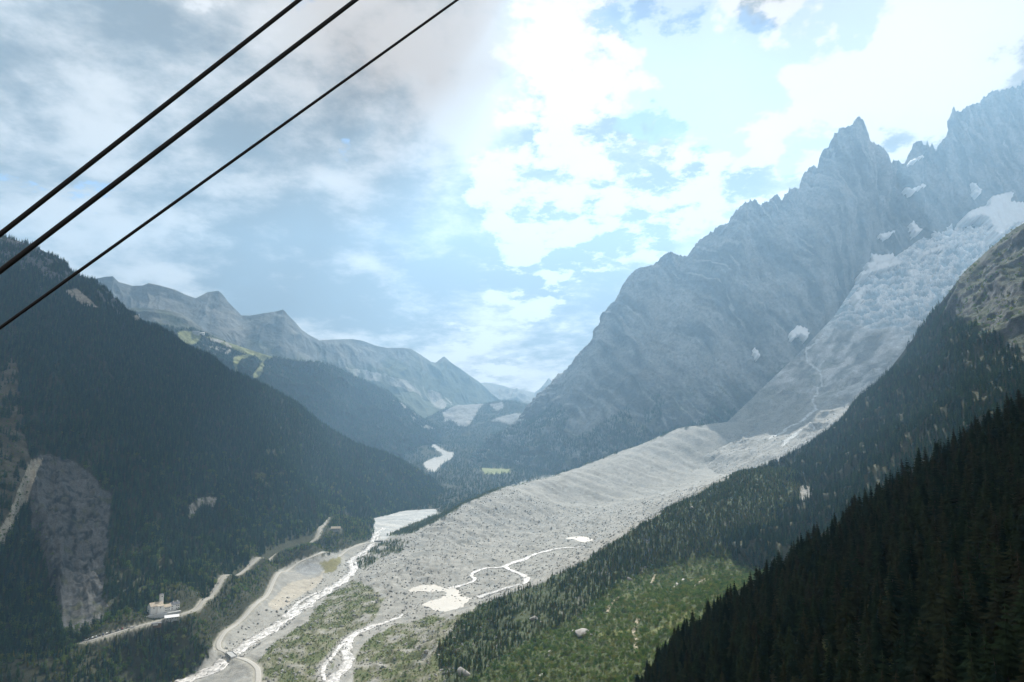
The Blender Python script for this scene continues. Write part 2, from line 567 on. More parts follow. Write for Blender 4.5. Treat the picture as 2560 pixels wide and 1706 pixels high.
# gullies and ribs running down the face
S = np.stack([P[..., 0] * 0.8 + P[..., 1] * 0.55, P[..., 2] * 0.18, P[..., 1] * 0.1], -1)
wob = fbm(P / 420.0, 3)
S[..., 0] += wob * 60
g1 = ridged(S / 340.0, 5) - 0.4
g2 = ridged(P / np.array([150.0, 150.0, 260.0]) + 9, 5) - 0.4
g3 = fbm(P / 45.0, 3)
g4 = ridged(np.stack([S[..., 0] / 62.0, S[..., 1] / 90.0, S[..., 2] / 90.0], -1) + 3, 4) - 0.4
P = P + N * (face * (g1 * 62 + g2 * 34 + g4 * 26 + g3 * 6))[..., None]
P = P + np.random.default_rng(5).normal(size=P.shape) * 1.2
N = normals(P)
steep = 1 - N[..., 2]
SS = S.copy(); SS[..., 1] *= 1.2
c = mixrgb(ROCK * 0.62, ROCK2 * 1.15, smooth(-0.35, 0.4, fbm(P / 260.0 + 4, 4) * .6 + fbm(SS / 60.0, 4) * .9))  # streaks put the contrast of lit ribs and dark gullies into the colour
c = mixrgb(c, ROCK2 * 1.5, smooth(0.66, 0.85, ridged(SS / np.array([95.0, 95.0, 95.0]) + 3, 3)) * .7)
c = mixrgb(c, (0.25, 0.23, 0.20), 0.45 * smooth(0.15, 0.5, fbm(P / np.array([190.0, 190, 420]) + 31, 3)))
px, py = proj(P)
# scree and grass on the lower, flatter ground; pale rills
lowz = smooth(0.0, 1.0, (v - 190) / 110.0)[:, None]
c = mixrgb(c, SCREE * .75, np.clip(smooth(0.5, 0.2, steep) * 0.7 * lowz, 0, 1))
veg = np.clip(smooth(0.05, 0.4, fbm(P / 150.0 + 77, 4) + 0.9 * lowz - 0.55) * smooth(0.62, 0.4, steep), 0, 1) * (px < 2080)
c = mixrgb(c, np.array([0.085, 0.1, 0.045]), veg * 0.85)
rill = smooth(0.78, 0.92, ridged(np.stack([(P[..., 0] * .8 + P[..., 1] * .55 + 90 * wob) / 260, P[..., 2] / 1300, P[..., 1] / 2600], -1), 2)) * lowz
c = mixrgb(c, SCREE * 1.15, rill * 0.75)
massif = terrain('massif', P, c, M_rock)
MASSIF = P

# ---- glacier, ice fall and its debris slope -----------------------------------------
gl = [
 [(2330, 560, 5050), (2450, 575, 4800), (2640, 560, 4500)],
 [(2270, 622, 4700), (2370, 610, 4450), (2480, 590, 4250), (2620, 600, 4000)],
 [(2150, 690, 4350), (2280, 680, 4100), (2400, 690, 3800), (2560, 720, 3300)],
 [(2085, 790, 4050), (2200, 780, 3800), (2330, 800, 3400), (2470, 850, 2900)],
 [(2000, 880, 3800), (2110, 880, 3550), (2230, 905, 3100), (2360, 950, 2600)],
 [(1900, 975, 3600), (2010, 980, 3300), (2130, 1000, 2850), (2260, 1060, 2300)],
 [(1810, 1062, 3420), (1900, 1075, 3080), (1990, 1090, 2750), (2100, 1130, 2150)],
 [(1700, 1120, 3250), (1790, 1155, 2850), (1900, 1165, 2550), (2000, 1190, 2050)],
 [(1600, 1200, 3000), (1700, 1230, 2600), (1800, 1240, 2300), (1900, 1260, 1950)]]
gr = [row(r, 300) for r in gl]
gr[-1][:, 2] -= 60
P = loft(gr, [26, 44, 54, 54, 54, 50, 36, 20])
P = blur(blur(P, 14, 0), 8, 1)
nr, nc = P.shape[:2]
N = normals(P)
px, py = proj(P)
ice = smooth(850, 780, py + 70 * fbm(P / 160.0, 4) - 0.12 * (px - 2200))
bare = smooth(0.1, 0.4, fbm(P / 160.0 + 13, 4) + 0.2)
cre = ridged(np.stack([P[..., 0] / 90, P[..., 1] / 90, P[..., 2] / 40], -1), 5)
edge = np.minimum(1, np.minimum(np.arange(nc), np.arange(nc)[::-1]) / 20.0)[None]
roll = fbm(P / 190.0, 4)
P = P + N * (edge * (ice * (cre - 0.3) * 62 + (1 - ice) * (ridged(P / 130.0, 5) - 0.35) * 40 * bare + roll * 28 + fbm(P / 22.0, 3) * 3.0))[..., None]
N = normals(P)
FL = np.stack([(P[..., 0] * .62 - P[..., 1] * .78) / 60.0, (P[..., 0] * .78 + P[..., 1] * .62) / 420.0, P[..., 2] / 300.0], -1)
c = mixrgb(SCREE * 0.62, np.array([0.56, 0.55, 0.53]), smooth(-0.3, 0.35, fbm(P / 80.0 + 3, 5) * .7 + fbm(FL, 4) * .7))
c = mixrgb(c, (0.10, 0.105, 0.06), 0.5 * smooth(0.1, 0.4, fbm(P / 140.0 + 23, 4)) * (px < 2120) * (py > 880) * (py < 1080))
icecol = mixrgb(np.array([0.40, 0.50, 0.57]), np.array([0.93, 0.94, 0.95]), smooth(0.3, 0.65, cre))
c = mixrgb(c, icecol, ice * 0.9)
c = mixrgb(c, GRAVEL * 0.95, smooth(940, 1040, py + 20 * fbm(P / 60.0, 3)) * 0.85)
# the light debris fan on the right of the foreland
fan = smooth(0, 60, py - (830 + (2400 - px) * 0.62)) * (px > 1880)
c = mixrgb(c, np.array([0.25, 0.252, 0.25]), fan * 0.85)
# meltwater runnels
for line, wd in (([(2345, 668), (2330, 700), (2300, 735), (2296, 770), (2301, 790)], 2.6), ([(2390, 715), (2385, 745), (2367, 762)], 2.2),
                 ([(2080, 815), (2050, 845), (2015, 875), (2018, 900), (2052, 930), (2052, 960), (2036, 1000), (2040, 1025), (2005, 1052)], 3.6),
                 ([(2000, 1055), (1960, 1080), (1925, 1100)], 2.6), ([(2035, 1070), (1990, 1090), (1955, 1110)], 3.0)):
    line = np.array(line, float)
    wx = px + 4 * fbm(P / 30.0, 2); wy = py + 4 * fbm(P / 30.0 + 9, 2)
    dmin = np.full(px.shape, 1e9)
    for a, b in zip(line[:-1], line[1:]):
        t = np.clip(((wx - a[0]) * (b[0] - a[0]) + (wy - a[1]) * (b[1] - a[1])) / ((b - a) ** 2).sum(), 0, 1)
        dmin = np.minimum(dmin, np.hypot(wx - a[0] - t * (b[0] - a[0]), wy - a[1] - t * (b[1] - a[1])))
    c = mixrgb(c, (0.62, 0.63, 0.62), smooth(wd, wd * 0.4, dmin) * 0.85)
glacier = terrain('glacier_terrain', P, c, terrain_mat('glacier_ice', (0.16, 0.03), (0.3, 0.2), (2.0, 6.0)))

# ---- the far mountains on the left of the valley --------------------------------------
sil_far = [(150, 700, 5500), (239, 697, 5500), (264, 692, 5500), (282, 691, 5500), (296, 705, 5500), (332, 715, 5600), (357, 714, 5600), (371, 708, 5650), (400, 714, 5700), (436, 724, 5800), (464, 737, 5900), (489, 746, 6000),
 (505, 738, 6100), (518, 731, 6200), (536, 728, 6250), (546, 727, 6250), (554, 734, 6250), (561, 742, 6250), (571, 756, 6250), (586, 771, 6250), (604, 789, 6300), (625, 789, 6350), (661, 783, 6400), (690, 779, 6500), (707, 774, 6500), (713, 779, 6500), (718, 786, 6500), (740, 808, 6550), (753, 824, 6600), (772, 837, 6700),
 (798, 851, 6800), (842, 849, 7000), (881, 848, 7200), (906, 852, 7300), (938, 864, 7400), (967, 870, 7500), (1008, 870, 7700), (1027, 872, 7800), (1053, 888, 8000), (1078, 905, 8200), (1089, 907, 8300), (1110, 891, 8500), (1129, 908, 8500), (1152, 923, 8600), (1174, 939, 8700), (1199, 956, 9000), (1230, 985, 9000), (1300, 1040, 8500)]
base_far = [(150, 1000, 3600), (400, 1000, 4000), (600, 1010, 4500), (800, 1040, 5100), (950, 1075, 5600), (1060, 1090, 6000), (1150, 1060, 7000), (1300, 1075, 7600)]
NU = 560
r1 = row(sil_far, NU); r2 = row(base_far, NU)
m1 = r1 * 0.6 + r2 * 0.4; m1[:, 2] -= 130
P = loft([r1 + np.array([-100, 900, -500]), r1, m1, r2], [10, 90, 90])
v = np.arange(P.shape[0])
kf = np.clip((np.abs(v - 10) - 2) / 22.0, 0, 1)[:, None, None]
P = P * (1 - kf) + blur(P, 30, 1) * kf
N = normals(P)
face = np.clip((v - 10) / 14.0, 0, 1)[:, None]
S = np.stack([P[..., 0] * 0.75 + P[..., 1] * 0.25, P[..., 2] * 0.25, P[..., 1] * 0.15], -1)
S[..., 0] += 160 * fbm(P / 500.0, 3)
P = P + N * (face * ((ridged(S / 260.0, 5) - 0.4) * 55 + fbm(P / 120.0, 4) * 12))[..., None]
c = mixrgb(np.array([0.10, 0.105, 0.10]), np.array([0.155, 0.152, 0.14]), smooth(-0.3, 0.4, fbm(P / 300.0, 4)))
px, py = proj(P)
c = mixrgb(c, (0.06, 0.075, 0.04), 0.85 * smooth(-0.25, 0.3, fbm(P / 260.0 + 8, 4) + (py - 900) / 130.0))
pale = region(P, [(860, 920), (930, 930), (1000, 945), (1060, 965), (1110, 990), (1130, 1010), (1105, 1025), (1080, 1010), (1050, 985), (1000, 970), (940, 955), (890, 945)], 12, 0.008)
c = mixrgb(c, (0.30, 0.285, 0.26), pale * smooth(-0.35, 0.15, fbm(S / 90.0, 4)) * 0.9)
far_mountain = terrain('mountain_far_left', P, c, M_rock)

# rounded shoulder in front of the far peaks
r1 = row([(250, 800, 4600), (300, 772, 4700), (340, 770, 4800), (387, 771, 4800), (426, 778, 4850), (452, 785, 4900), (473, 796, 4950), (489, 809, 5000), (520, 830, 5000), (560, 850, 5000)], 160)
r2 = row([(200, 900, 3900), (400, 900, 4100), (560, 910, 4400)], 160)
P = loft([r1 + np.array([0, 600, -150]), r1, r2], [10, 60])
N = normals(P)
P = P + N * ((ridged(P / 210.0, 5) - 0.4) * 40 + fbm(P / 50.0, 3) * 6)[..., None] * np.clip((np.arange(P.shape[0]) - 10) / 10, 0.1, 1)[:, None, None]
c = mixrgb(np.array([0.10, 0.10, 0.085]), np.array([0.06, 0.07, 0.04]), smooth(-0.3, 0.3, fbm(P / 120.0, 4)))
terrain('hill_shoulder', P, c, M_rock)

# wooded flank with ski runs
r1 = row([(330, 800, 3700), (400, 812, 3900), (452, 823, 4100), (480, 821, 4200), (540, 846, 4300), (600, 867, 4400), (673, 890, 4500), (737, 902, 4700), (798, 906, 4800), (839, 918, 5000), (871, 934, 5100), (919, 954, 5300), (967, 976, 5500), (1015, 1016, 5700), (1053, 1044, 5800), (1100, 1075, 5900)], 360)
r2 = row([(300, 1000, 2900), (500, 1030, 3200), (700, 1085, 3650), (850, 1140, 4000), (950, 1158, 4300), (1040, 1150, 4700), (1110, 1118, 5400)], 360)
r2[:, 2] -= 20
P = loft([r1 + np.array([-60, 500, -120]), r1, r2], [8, 130])
N = normals(P)
k = np.clip((np.arange(P.shape[0]) - 8) / 14, 0.05, 1)[:, None]
P = P + N * (k * ((ridged(P / np.array([260.0, 260, 420]), 4) - 0.4) * 60 + fbm(P / 60.0, 3) * 7))[..., None]
c = np.broadcast_to(DUFF, P.shape).copy()
MEADOW = np.array([0.19, 0.2, 0.085])
piste = np.zeros(P.shape[:2], bool)
for poly in ([(440, 835), (455, 826), (483, 828), (505, 838), (500, 850), (488, 862), (465, 862), (450, 850)],
             [(505, 838), (540, 845), (600, 866), (650, 880), (690, 888), (676, 897), (655, 905), (640, 925), (628, 940), (645, 950), (655, 930), (662, 908), (640, 893), (600, 882), (560, 862)],
             [(585, 893), (630, 884), (640, 890), (600, 902), (592, 915), (598, 940), (588, 935), (582, 905)]):
    piste |= region(P, poly, 3, 0.01)
stone = region(P, [(500, 842), (560, 850), (585, 870), (570, 885), (545, 880), (520, 868), (505, 858)], 8, 0.02) & (fbm(P / 40.0, 3) > 0.05)
c = mixrgb(c, MEADOW, piste * 1.0)
c = mixrgb(c, (0.4, 0.38, 0.34), stone * 1.0)
scar = region(P, [(960, 990), (1000, 1005), (1050, 1045), (1085, 1075), (1060, 1075), (1030, 1040), (990, 1015)], 10, 0.01) & (fbm(P / 60.0, 3) > 0.15)
c = mixrgb(c, (0.36, 0.34, 0.3), scar * 0.8)
flank = terrain('mountain_flank', P, c, M_forest_floor)
FLANK_CLEAR = piste | stone | scar

# end of the valley
r1 = row([(1080, 990, 10500), (1160, 972, 10800), (1199, 957, 11000), (1219, 957, 11000), (1254, 964, 11200), (1286, 973, 11200), (1305, 974, 11200), (1337, 982, 11000), (1346, 975, 10800), (1353, 969, 10600), (1364, 955, 10500), (1372, 944, 10500), (1377, 950, 10500), (1382, 955, 10600), (1391, 948, 10700), (1399, 941, 10700), (1406, 947, 10700), (1440, 935, 10700), (1560, 930, 10700)], 260)
r2 = row([(1040, 1060, 7500), (1250, 1040, 7800), (1560, 1050, 7800)], 260)
P = loft([r1 + np.array([0, 900, -500]), r1, r2], [6, 60])
N = normals(P)
k = np.clip((np.arange(P.shape[0]) - 6) / 14, 0.03, 1)[:, None]
P = P + N * (k * ((ridged(P / np.array([420.0, 600, 700]), 5) - 0.4) * 140))[..., None]
c = mixrgb(np.array([0.11, 0.11, 0.10]), np.array([0.17, 0.165, 0.15]), smooth(-0.3, 0.4, fbm(P / 500.0, 4)))
terrain('mountain_valley_end', P, c, M_rock)

# old moraine across the valley head
r1 = row([(1040, 1060, 6400), (1107, 1024, 6800), (1142, 1014, 6900), (1212, 1010, 7000), (1248, 1001, 7000), (1289, 1004, 7000), (1318, 1011, 7000), (1369, 1004, 6900), (1450, 1000, 6800), (1560, 1020, 6500)], 220)
r2 = row([(1020, 1125, 5200), (1150, 1128, 5300), (1250, 1125, 5300), (1400, 1120, 5200), (1560, 1120, 5000)], 220)
P = loft([r1 + np.array([0, 500, -150]), r1, r2], [6, 70])
N = normals(P)
k = np.clip((np.arange(P.shape[0]) - 6) / 8, 0.1, 1)[:, None]
P = P + N * (k * (fbm(P / 260.0, 4) * 45 + fbm(P / 50.0, 3) * 6))[..., None]
c = np.broadcast_to(DUFF * 1.2, P.shape).copy()
MORAINE_BARE = np.zeros(P.shape[:2], bool)
for poly in ([(1107, 1031), (1142, 1012), (1212, 1006), (1192, 1035), (1175, 1060), (1165, 1068), (1150, 1065), (1125, 1050), (1110, 1055)],
             [(1222, 1050), (1260, 1040), (1310, 1030), (1325, 1010), (1375, 1000), (1365, 1025), (1340, 1045), (1300, 1060), (1265, 1060)],
             [(1222, 1012), (1255, 1005), (1262, 1020), (1241, 1027)]):
    MORAINE_BARE |= region(P, poly, 4, 0.01)
c = mixrgb(c, (0.22, 0.215, 0.205), MORAINE_BARE * 1.0)
terrain('hill_valley_head', P, c, M_forest_floor)

# ------------------------------------------------------------------ the valley floor with its two moraines
CTRL = []      # x, y, z, roughness amplitude
def cz(lst, amp=None):
    for e in lst:
        p = G(e[0], e[1], e[2]); CTRL.append((*p, e[3] if len(e) > 3 else amp))
def cd(lst, amp=1.0):
    for e in lst:
        p = W(e[0], e[1], near_far(e[2])); CTRL.append((*p, e[3] if len(e) > 3 else amp))
# river bed
cz([(430, 1700, -8, 1.2), (500, 1670, -4, 1), (560, 1642, -1, .8), (620, 1605, 2, .6), (700, 1560, 6, .8), (770, 1510, 9.5, .8), (840, 1475, 13, .8), (890, 1425, 18, .8), (915, 1385, 22, .8),
    (940, 1360, 27, .5), (960, 1325, 32, .2), (1000, 1295, 34, .1), (1080, 1288, 35, .1), (940, 1308, 34, .1), (1010, 1280, 35, .1), (1000, 1310, 34, .1)])
# track and the bank above it
cz([(640, 1700, 3, .4), (603, 1645, 4, .4), (541, 1606, 6, .4), (580, 1568, 10, .4), (665, 1494, 20, .4), (698, 1428, 27, .4), (740, 1440, 24, .6), (700, 1480, 17, .8), (808, 1390, 30, .4), (870, 1400, 24, .6), (915, 1358, 31, .2),
    (470, 1610, 26, 1), (540, 1530, 35, 1), (600, 1470, 42, 1), (650, 1415, 52, 1), (760, 1380, 44, 1), (850, 1345, 50, 1), (880, 1320, 52, 1), (835, 1325, 60, .6)])
# road shelf
cz([(100, 1640, 50, .3), (170, 1618, 50, .2), (251, 1595, 52, .2), (359, 1566, 54, .2), (400, 1535, 57, .2), (440, 1530, 59, .2), (479, 1529, 60, .2), (514, 1498, 62, .2), (580, 1440, 66, .2), (653, 1390, 68, .2), (778, 1357, 68, .3), (799, 1321, 70, .3), (838, 1289, 74, .3)])
# wooded gorge at the lower left
cz([(0, 1706, 12, 1.5), (100, 1690, 16, 1.5), (300, 1690, 4, 1.5), (-150, 1690, 20, 1.5), (0, 1655, 44, 1), (-200, 1640, 55, 1), (300, 1640, 26, 1.5), (400, 1640, 14, 1.5), (200, 1850, -12, 1.5), (700, 1850, -12, 1.5), (1000, 1850, 5, 1.5),
    (1300, 1850, 25, 1.5), (1600, 1850, 70, 1.5), (-250, 1900, 0, 1.5)])
# between the river and the second stream
cz([(700, 1650, 10, 2.5), (850, 1560, 21, 3), (800, 1620, 15, 2.5), (1000, 1480, 28, 3), (930, 1520, 25, 3), (960, 1440, 31, 3), (880, 1520, 23, 3), (760, 1580, 16, 2),
    (829, 1699, 8, .6), (862, 1622, 12, .6), (906, 1574, 16, .6), (987, 1548, 20, .6), (1040, 1515, 25, .4),
    (1080, 1500, 26, .2), (1150, 1510, 26, .2), (1060, 1475, 26, .2), (1140, 1480, 26, .2),
    (1000, 1620, 23, 3), (1100, 1560, 34, 4), (1060, 1680, 26, 3), (1200, 1600, 40, 3.5), (1180, 1690, 35, 2.5), (950, 1660, 15, 2), (1140, 1630, 36, 3.5)])
# debris plain
cz([(1000, 1400, 38, 2), (1100, 1400, 41, 3.5), (1200, 1430, 37, 3), (1250, 1460, 31, 2), (1300, 1400, 43, 1.5), (1310, 1440, 39, 1), (1400, 1372, 50, 1.2), (1450, 1350, 54, .8), (1250, 1350, 47, 4), (1350, 1320, 56, 4), (1480, 1297, 74, 3),
    (1560, 1260, 89, 3), (1420, 1405, 52, 1), (1520, 1362, 66, 1), (1600, 1295, 92, 1.5), (1050, 1440, 33, 3.5), (1150, 1370, 45, 3)])
cd([(1640, 1210, 2600), (1750, 1168, 2850), (1850, 1133, 2950), (1700, 1228, 2300), (1800, 1192, 2500), (1900, 1180, 2400)], 2.5)
# big bare lateral moraine: crest, inner foot, outer foot
crest = [(1005, 1348, 1860), (1031, 1333, 1910), (1070, 1313, 1960), (1106, 1294, 2010), (1135, 1275, 2080), (1165, 1256, 2149), (1205, 1239, 2250), (1250, 1221, 2350), (1325, 1203, 2520), (1400, 1184, 2700), (1475, 1158, 2860), (1550, 1129, 3000), (1640, 1098, 3100), (1700, 1070, 3200), (1760, 1062, 3250), (1820, 1056, 3300)]
cd(crest, 1.2)
CREST = np.array([W(c[0], c[1], near_far(c[2])) for c in crest])
for k_, p in enumerate(CREST):
    if k_ < 2: continue
    dz = min(p[2] - 45, 30 + (p[2] - 50) * 0.55)
    wd = 40 + dz * 1.5
    q = p + wd * np.array([-.753, .658, 0]); q[2] = max(p[2] - dz, 36)
    CTRL.append((*q, 1.0))
    q = p + (wd + 160) * np.array([-.753, .658, 0]); q[2] = max(p[2] - dz * 1.25, 40)
    CTRL.append((*q, 1.0))
cz([(1060, 1375, 42, 2), (1180, 1365, 46, 2), (1300, 1322, 55, 2.5), (1400, 1290, 66, 2.5), (1120, 1345, 52, 1.5)])
cd([(1512, 1258, 2380), (1640, 1232, 2480), (1697, 1203, 2640), (1748, 1178, 2780), (1250, 1290, 2050), (1400, 1245, 2400)], 1.5)
cz([(975, 1342, 34, .5), (1010, 1325, 35, .3), (1090, 1292, 36, .3)])
# wooded right-hand moraine: crest and outer foot
cd([(1860, 1180, 1700), (1780, 1220, 1600), (1706, 1260, 1500), (1646, 1293, 1430), (1602, 1316, 1390), (1557, 1342, 1350), (1483, 1396, 1285), (1438, 1422, 1250), (1379, 1450, 1215), (1319, 1475, 1195), (1260, 1494, 1180), (1200, 1515, 1168)], 1.5)
cz([(1900, 1385, 112), (1795, 1388, 104), (1735, 1395, 98), (1646, 1415, 88), (1602, 1428, 82), (1557, 1455, 75), (1497, 1490, 67), (1453, 1538, 59), (1408, 1560, 53), (1364, 1578, 48), (1289, 1625, 41)], 1.2)
cz([(1900, 1500, 122), (1700, 1600, 92), (1500, 1706, 62), (1200, 1720, 34), (1600, 1520, 79), (1750, 1480, 98), (1450, 1640, 58), (1350, 1690, 47)], 1.5)
# the upper valley
cz([(1100, 1252, 48), (1000, 1262, 42), (1050, 1255, 45)], .5)
cd([(1090, 1205, 3350), (1160, 1205, 3500), (1240, 1179, 3900), (1320, 1180, 4100), (1090, 1150, 4650), (1000, 1130, 4800), (1300, 1150, 4650), (1400, 1135, 4700), (1100, 1112, 5300), (1200, 1105, 5700), (1000, 1105, 5500), (900, 1150, 4600), (1500, 1120, 4600)], 1.0)
for q in ((-1500, 1500, 20), (-1300, 3000, 40), (-1600, 5000, 120), (-2500, 2500, 20), (600, 800, 120), (900, 1200, 110), (1200, 1800, 150), (1500, 2500, 220), (2000, 3500, 280), (2200, 5200, 250), (-2500, 7000, 250), (2000, 8000, 300), (0, 8500, 350), (-900, 900, 40), (-1200, 500, 30), (900, 500, 120), (300, 350, 40), (-300, 350, -20)):
    CTRL.append((*q, 1.0))
CT = np.array(CTRL)
KS = 1000.0
def _k(d2):
    return 0.5 * d2 * np.log(d2 + 1e-12)
def tps(XY, V, lam=2e-4):
    n = len(XY)
    A = XY / KS
    d2 = ((A[:, None] - A[None]) ** 2).sum(-1)
    K = _k(d2) + lam * np.eye(n)
    Pm = np.concatenate([np.ones((n, 1)), A], 1)
    M = np.block([[K, Pm], [Pm.T, np.zeros((3, 3))]])
    w = np.linalg.solve(M, np.concatenate([V, np.zeros((3, V.shape[1]))], 0))
    return A, w
_A, _w = tps(CT[:, :2], CT[:, 2:4])
def tps_eval(XY):
    XY = np.asarray(XY, float)
    out = np.empty((len(XY), 2))
    for s in range(0, len(XY), 20000):
        B = XY[s:s + 20000] / KS
        d2 = ((B[:, None] - _A[None]) ** 2).sum(-1)
        out[s:s + 20000] = _k(d2) @ _w[:-3] + _w[-3] + B @ _w[-2:]
    return out
E_AL = np.array([.658, .753]); E_OUT = np.array([-.753, .658])
WALL = [(1040, 1335), (1106, 1296), (1165, 1258), (1250, 1222), (1400, 1185), (1550, 1130), (1640, 1098), (1700, 1070), (1820, 1056), (1850, 1090), (1800, 1130), (1748, 1171), (1697, 1203), (1640, 1238), (1512, 1262), (1400, 1292), (1300, 1322), (1180, 1360), (1090, 1370)]
def ground(XY, detail=True, tz=None):
    """height of the valley ground"""
    XY = np.asarray(XY, float).reshape(-1, 2)
    t = tps_eval(XY) if tz is None else tz
    z, a = t[:, 0], np.clip(t[:, 1], 0.05, 5)
    if detail:
        p3 = np.concatenate([XY, np.zeros((len(XY), 1))], 1)
        z = z + a * (2.4 * fbm(p3 / 55.0, 3) + 2.3 * (ridged(p3 / 34.0 + 5, 3) - 0.4) + 0.8 * fbm(p3 / 10.0, 2))
        # erosion flutes down the bare moraine wall
        px, py = proj(np.concatenate([XY, t[:, :1]], 1))
        wl = inpoly(px, py, WALL)
        s = XY @ E_AL; o = XY @ E_OUT
        fl = ridged(np.stack([s / 34.0 + 0.4 * fbm(p3 / 90.0, 2), o / 420.0, 0 * s], -1), 3)
        z = z - wl * (fl - 0.3) * 10.0
    return z
def at_ground(px, py):
    """walk a line of sight down to the smooth valley ground"""
    r = ray(px, py)
    lo = None
    ds = np.geomspace(600, 7000, 260)
    pts = r[None] * ds[:, None] + np.array([0, 0, CAM_H])
    h = tps_eval(pts[:, :2])[:, 0]
    below = np.where(pts[:, 2] <= h)[0]
    if len(below) == 0:
        return pts[-1]
    i = below[0]
    if i == 0:
        return pts[0]
    f0 = pts[i - 1, 2] - h[i - 1]; f1 = pts[i, 2] - h[i]
    d = ds[i - 1] + (ds[i] - ds[i - 1]) * f0 / (f0 - f1)
    return r * d + np.array([0, 0, CAM_H])

# lines of road and water, as seen, laid onto the smooth ground
TRACK = [(642, 1720), (647, 1690), (642, 1664), (603, 1645), (565, 1632), (546, 1618), (545, 1602), (580, 1568), (622, 1532), (665, 1494), (682, 1455), (698, 1428), (731, 1409), (808, 1390), (859, 1378), (895, 1364), (920, 1356), (945, 1354)]
ROAD = [(120, 1634), (170, 1618), (209, 1606), (251, 1594), (298, 1579), (359, 1564), (400, 1552), (445, 1541), (479, 1529), (502, 1516), (514, 1498), (541, 1471), (580, 1440), (626, 1409), (653, 1392), (700, 1374), (745, 1364), (778, 1357), (796, 1342), (800, 1321), (814, 1306), (838, 1287), (848, 1276)]
RIVER = [(958, 1318), (945, 1330), (934, 1349), (925, 1366), (912, 1380), (880, 1396), (878, 1412), (886, 1426), (858, 1452), (808, 1482), (770, 1508), (734, 1532), (698, 1560), (653, 1588), (600, 1624), (575, 1640), (541, 1672), (483, 1693), (440, 1712)]
RIVER2 = [(838, 1472), (800, 1478), (770, 1490), (745, 1505), (728, 1525), (705, 1545)]
STREAM = [(1045, 1515), (1015, 1532), (987, 1548), (942, 1562), (906, 1574), (872, 1593), (862, 1622), (874, 1652), (858, 1675), (832, 1699), (815, 1720)]
STREAM2 = [(872, 1590), (852, 1610), (834, 1638), (812, 1658), (805, 1680), (812, 1706)]
RILL_A = [(1310, 1399), (1277, 1408), (1254, 1420), (1213, 1420), (1183, 1431), (1174, 1443), (1192, 1447), (1178, 1456), (1150, 1465), (1118, 1472)]
RILL_B = [(1462, 1367), (1430, 1369), (1408, 1370), (1384, 1373), (1355, 1381), (1328, 1388), (1310, 1399), (1277, 1408), (1254, 1420), (1289, 1429), (1313, 1438), (1319, 1452), (1289, 1463), (1260, 1473), (1224, 1485), (1190, 1497)]
def z2(lst, ox, oy, s): return [(ox + a / s, oy + b / s) for a, b in lst]
POOL = z2([(1410, 770), (1430, 745), (1520, 715), (1640, 712), (1730, 745), (1800, 740), (1850, 760), (1850, 810), (1960, 820), (2060, 810), (1920, 862), (1880, 880), (1920, 905), (1880, 930), (1790, 945), (1640, 930), (1590, 905), (1530, 885), (1580, 850), (1690, 830), (1740, 780), (1700, 765), (1600, 770), (1500, 770), (1440, 785)], 600, 1250, 3.361)
POOL2 = [(1405, 1346), (1444, 1341), (1468, 1342), (1489, 1350), (1484, 1355), (1456, 1357), (1438, 1350)]
def lay(line, step=5.0, kin=2):
    p = np.array([at_ground(*q) for q in line])
    for _ in range(kin):          # round the corners
        q = [p[0]]
        for a, b in zip(p[:-1], p[1:]):
            q += [a * .75 + b * .25, a * .25 + b * .75]
        q.append(p[-1]); p = np.array(q)
    d = np.concatenate([[0], np.cumsum(np.linalg.norm(np.diff(p[:, :2], axis=0), axis=1))])
    t = np.arange(0, d[-1], step)
    xy = np.stack([np.interp(t, d, p[:, 0]), np.interp(t, d, p[:, 1])], -1)
    z = tps_eval(xy)[:, 0]
    for _ in range(6):
        z = np.convolve(np.pad(z, 2, 'edge'), np.ones(5) / 5, 'valid')
    return np.concatenate([xy, z[:, None]], 1)
LAID = {}
for n_, l_, w_ in (('track', TRACK, 5.0), ('road', ROAD, 4.2), ('river', RIVER, 8.5), ('river2', RIVER2, 5.0), ('stream', STREAM, 6.0), ('stream2', STREAM2, 4.0), ('rill_a', RILL_A, 4.0), ('rill_b', RILL_B, 5.0)):
    LAID[n_] = (lay(l_), w_)
pool_z = {}
POOLW = {}
for n_, l_ in (('pool', POOL), ('pool2', POOL2)):
    m = np.array([at_ground(*q) for q in l_])
    z_ = float(np.median(m[:, 2]))
    POOLW[n_] = (G(np.array(l_)[:, 0], np.array(l_)[:, 1], np.full(len(l_), z_)), z_)

NC, Y0, Y1 = 720, 540.0, 6600.0
aa = np.linspace(-1.02, 0.78, NC)
yy = np.exp(np.linspace(math.log(Y0), math.log(Y1), 440))
XX = aa[None] * yy[:, None]; YY = np.broadcast_to(yy[:, None], XX.shape)
XYf = np.stack([XX.ravel(), YY.ravel()], -1)
kc = np.linspace(0, 439, 148); kx = np.linspace(0, NC - 1, 268)      # smooth part on a coarser grid, then refined
def refine(A):
    A = np.stack([np.interp(np.arange(NC), kx, r_) for r_ in A])
    return np.stack([np.interp(np.arange(440), kc, A[:, j]) for j in range(NC)], 1)
yc = np.exp(np.interp(kc, np.arange(440), np.log(yy))); ac = np.interp(kx, np.arange(NC), aa)
tc_ = tps_eval(np.stack([(ac[None] * yc[:, None]).ravel(), np.broadcast_to(yc[:, None], (148, 268)).ravel()], -1)).reshape(148, 268, 2)
ZZ = ground(XYf, True, np.stack([refine(tc_[..., 0]).ravel(), refine(tc_[..., 1]).ravel()], -1))
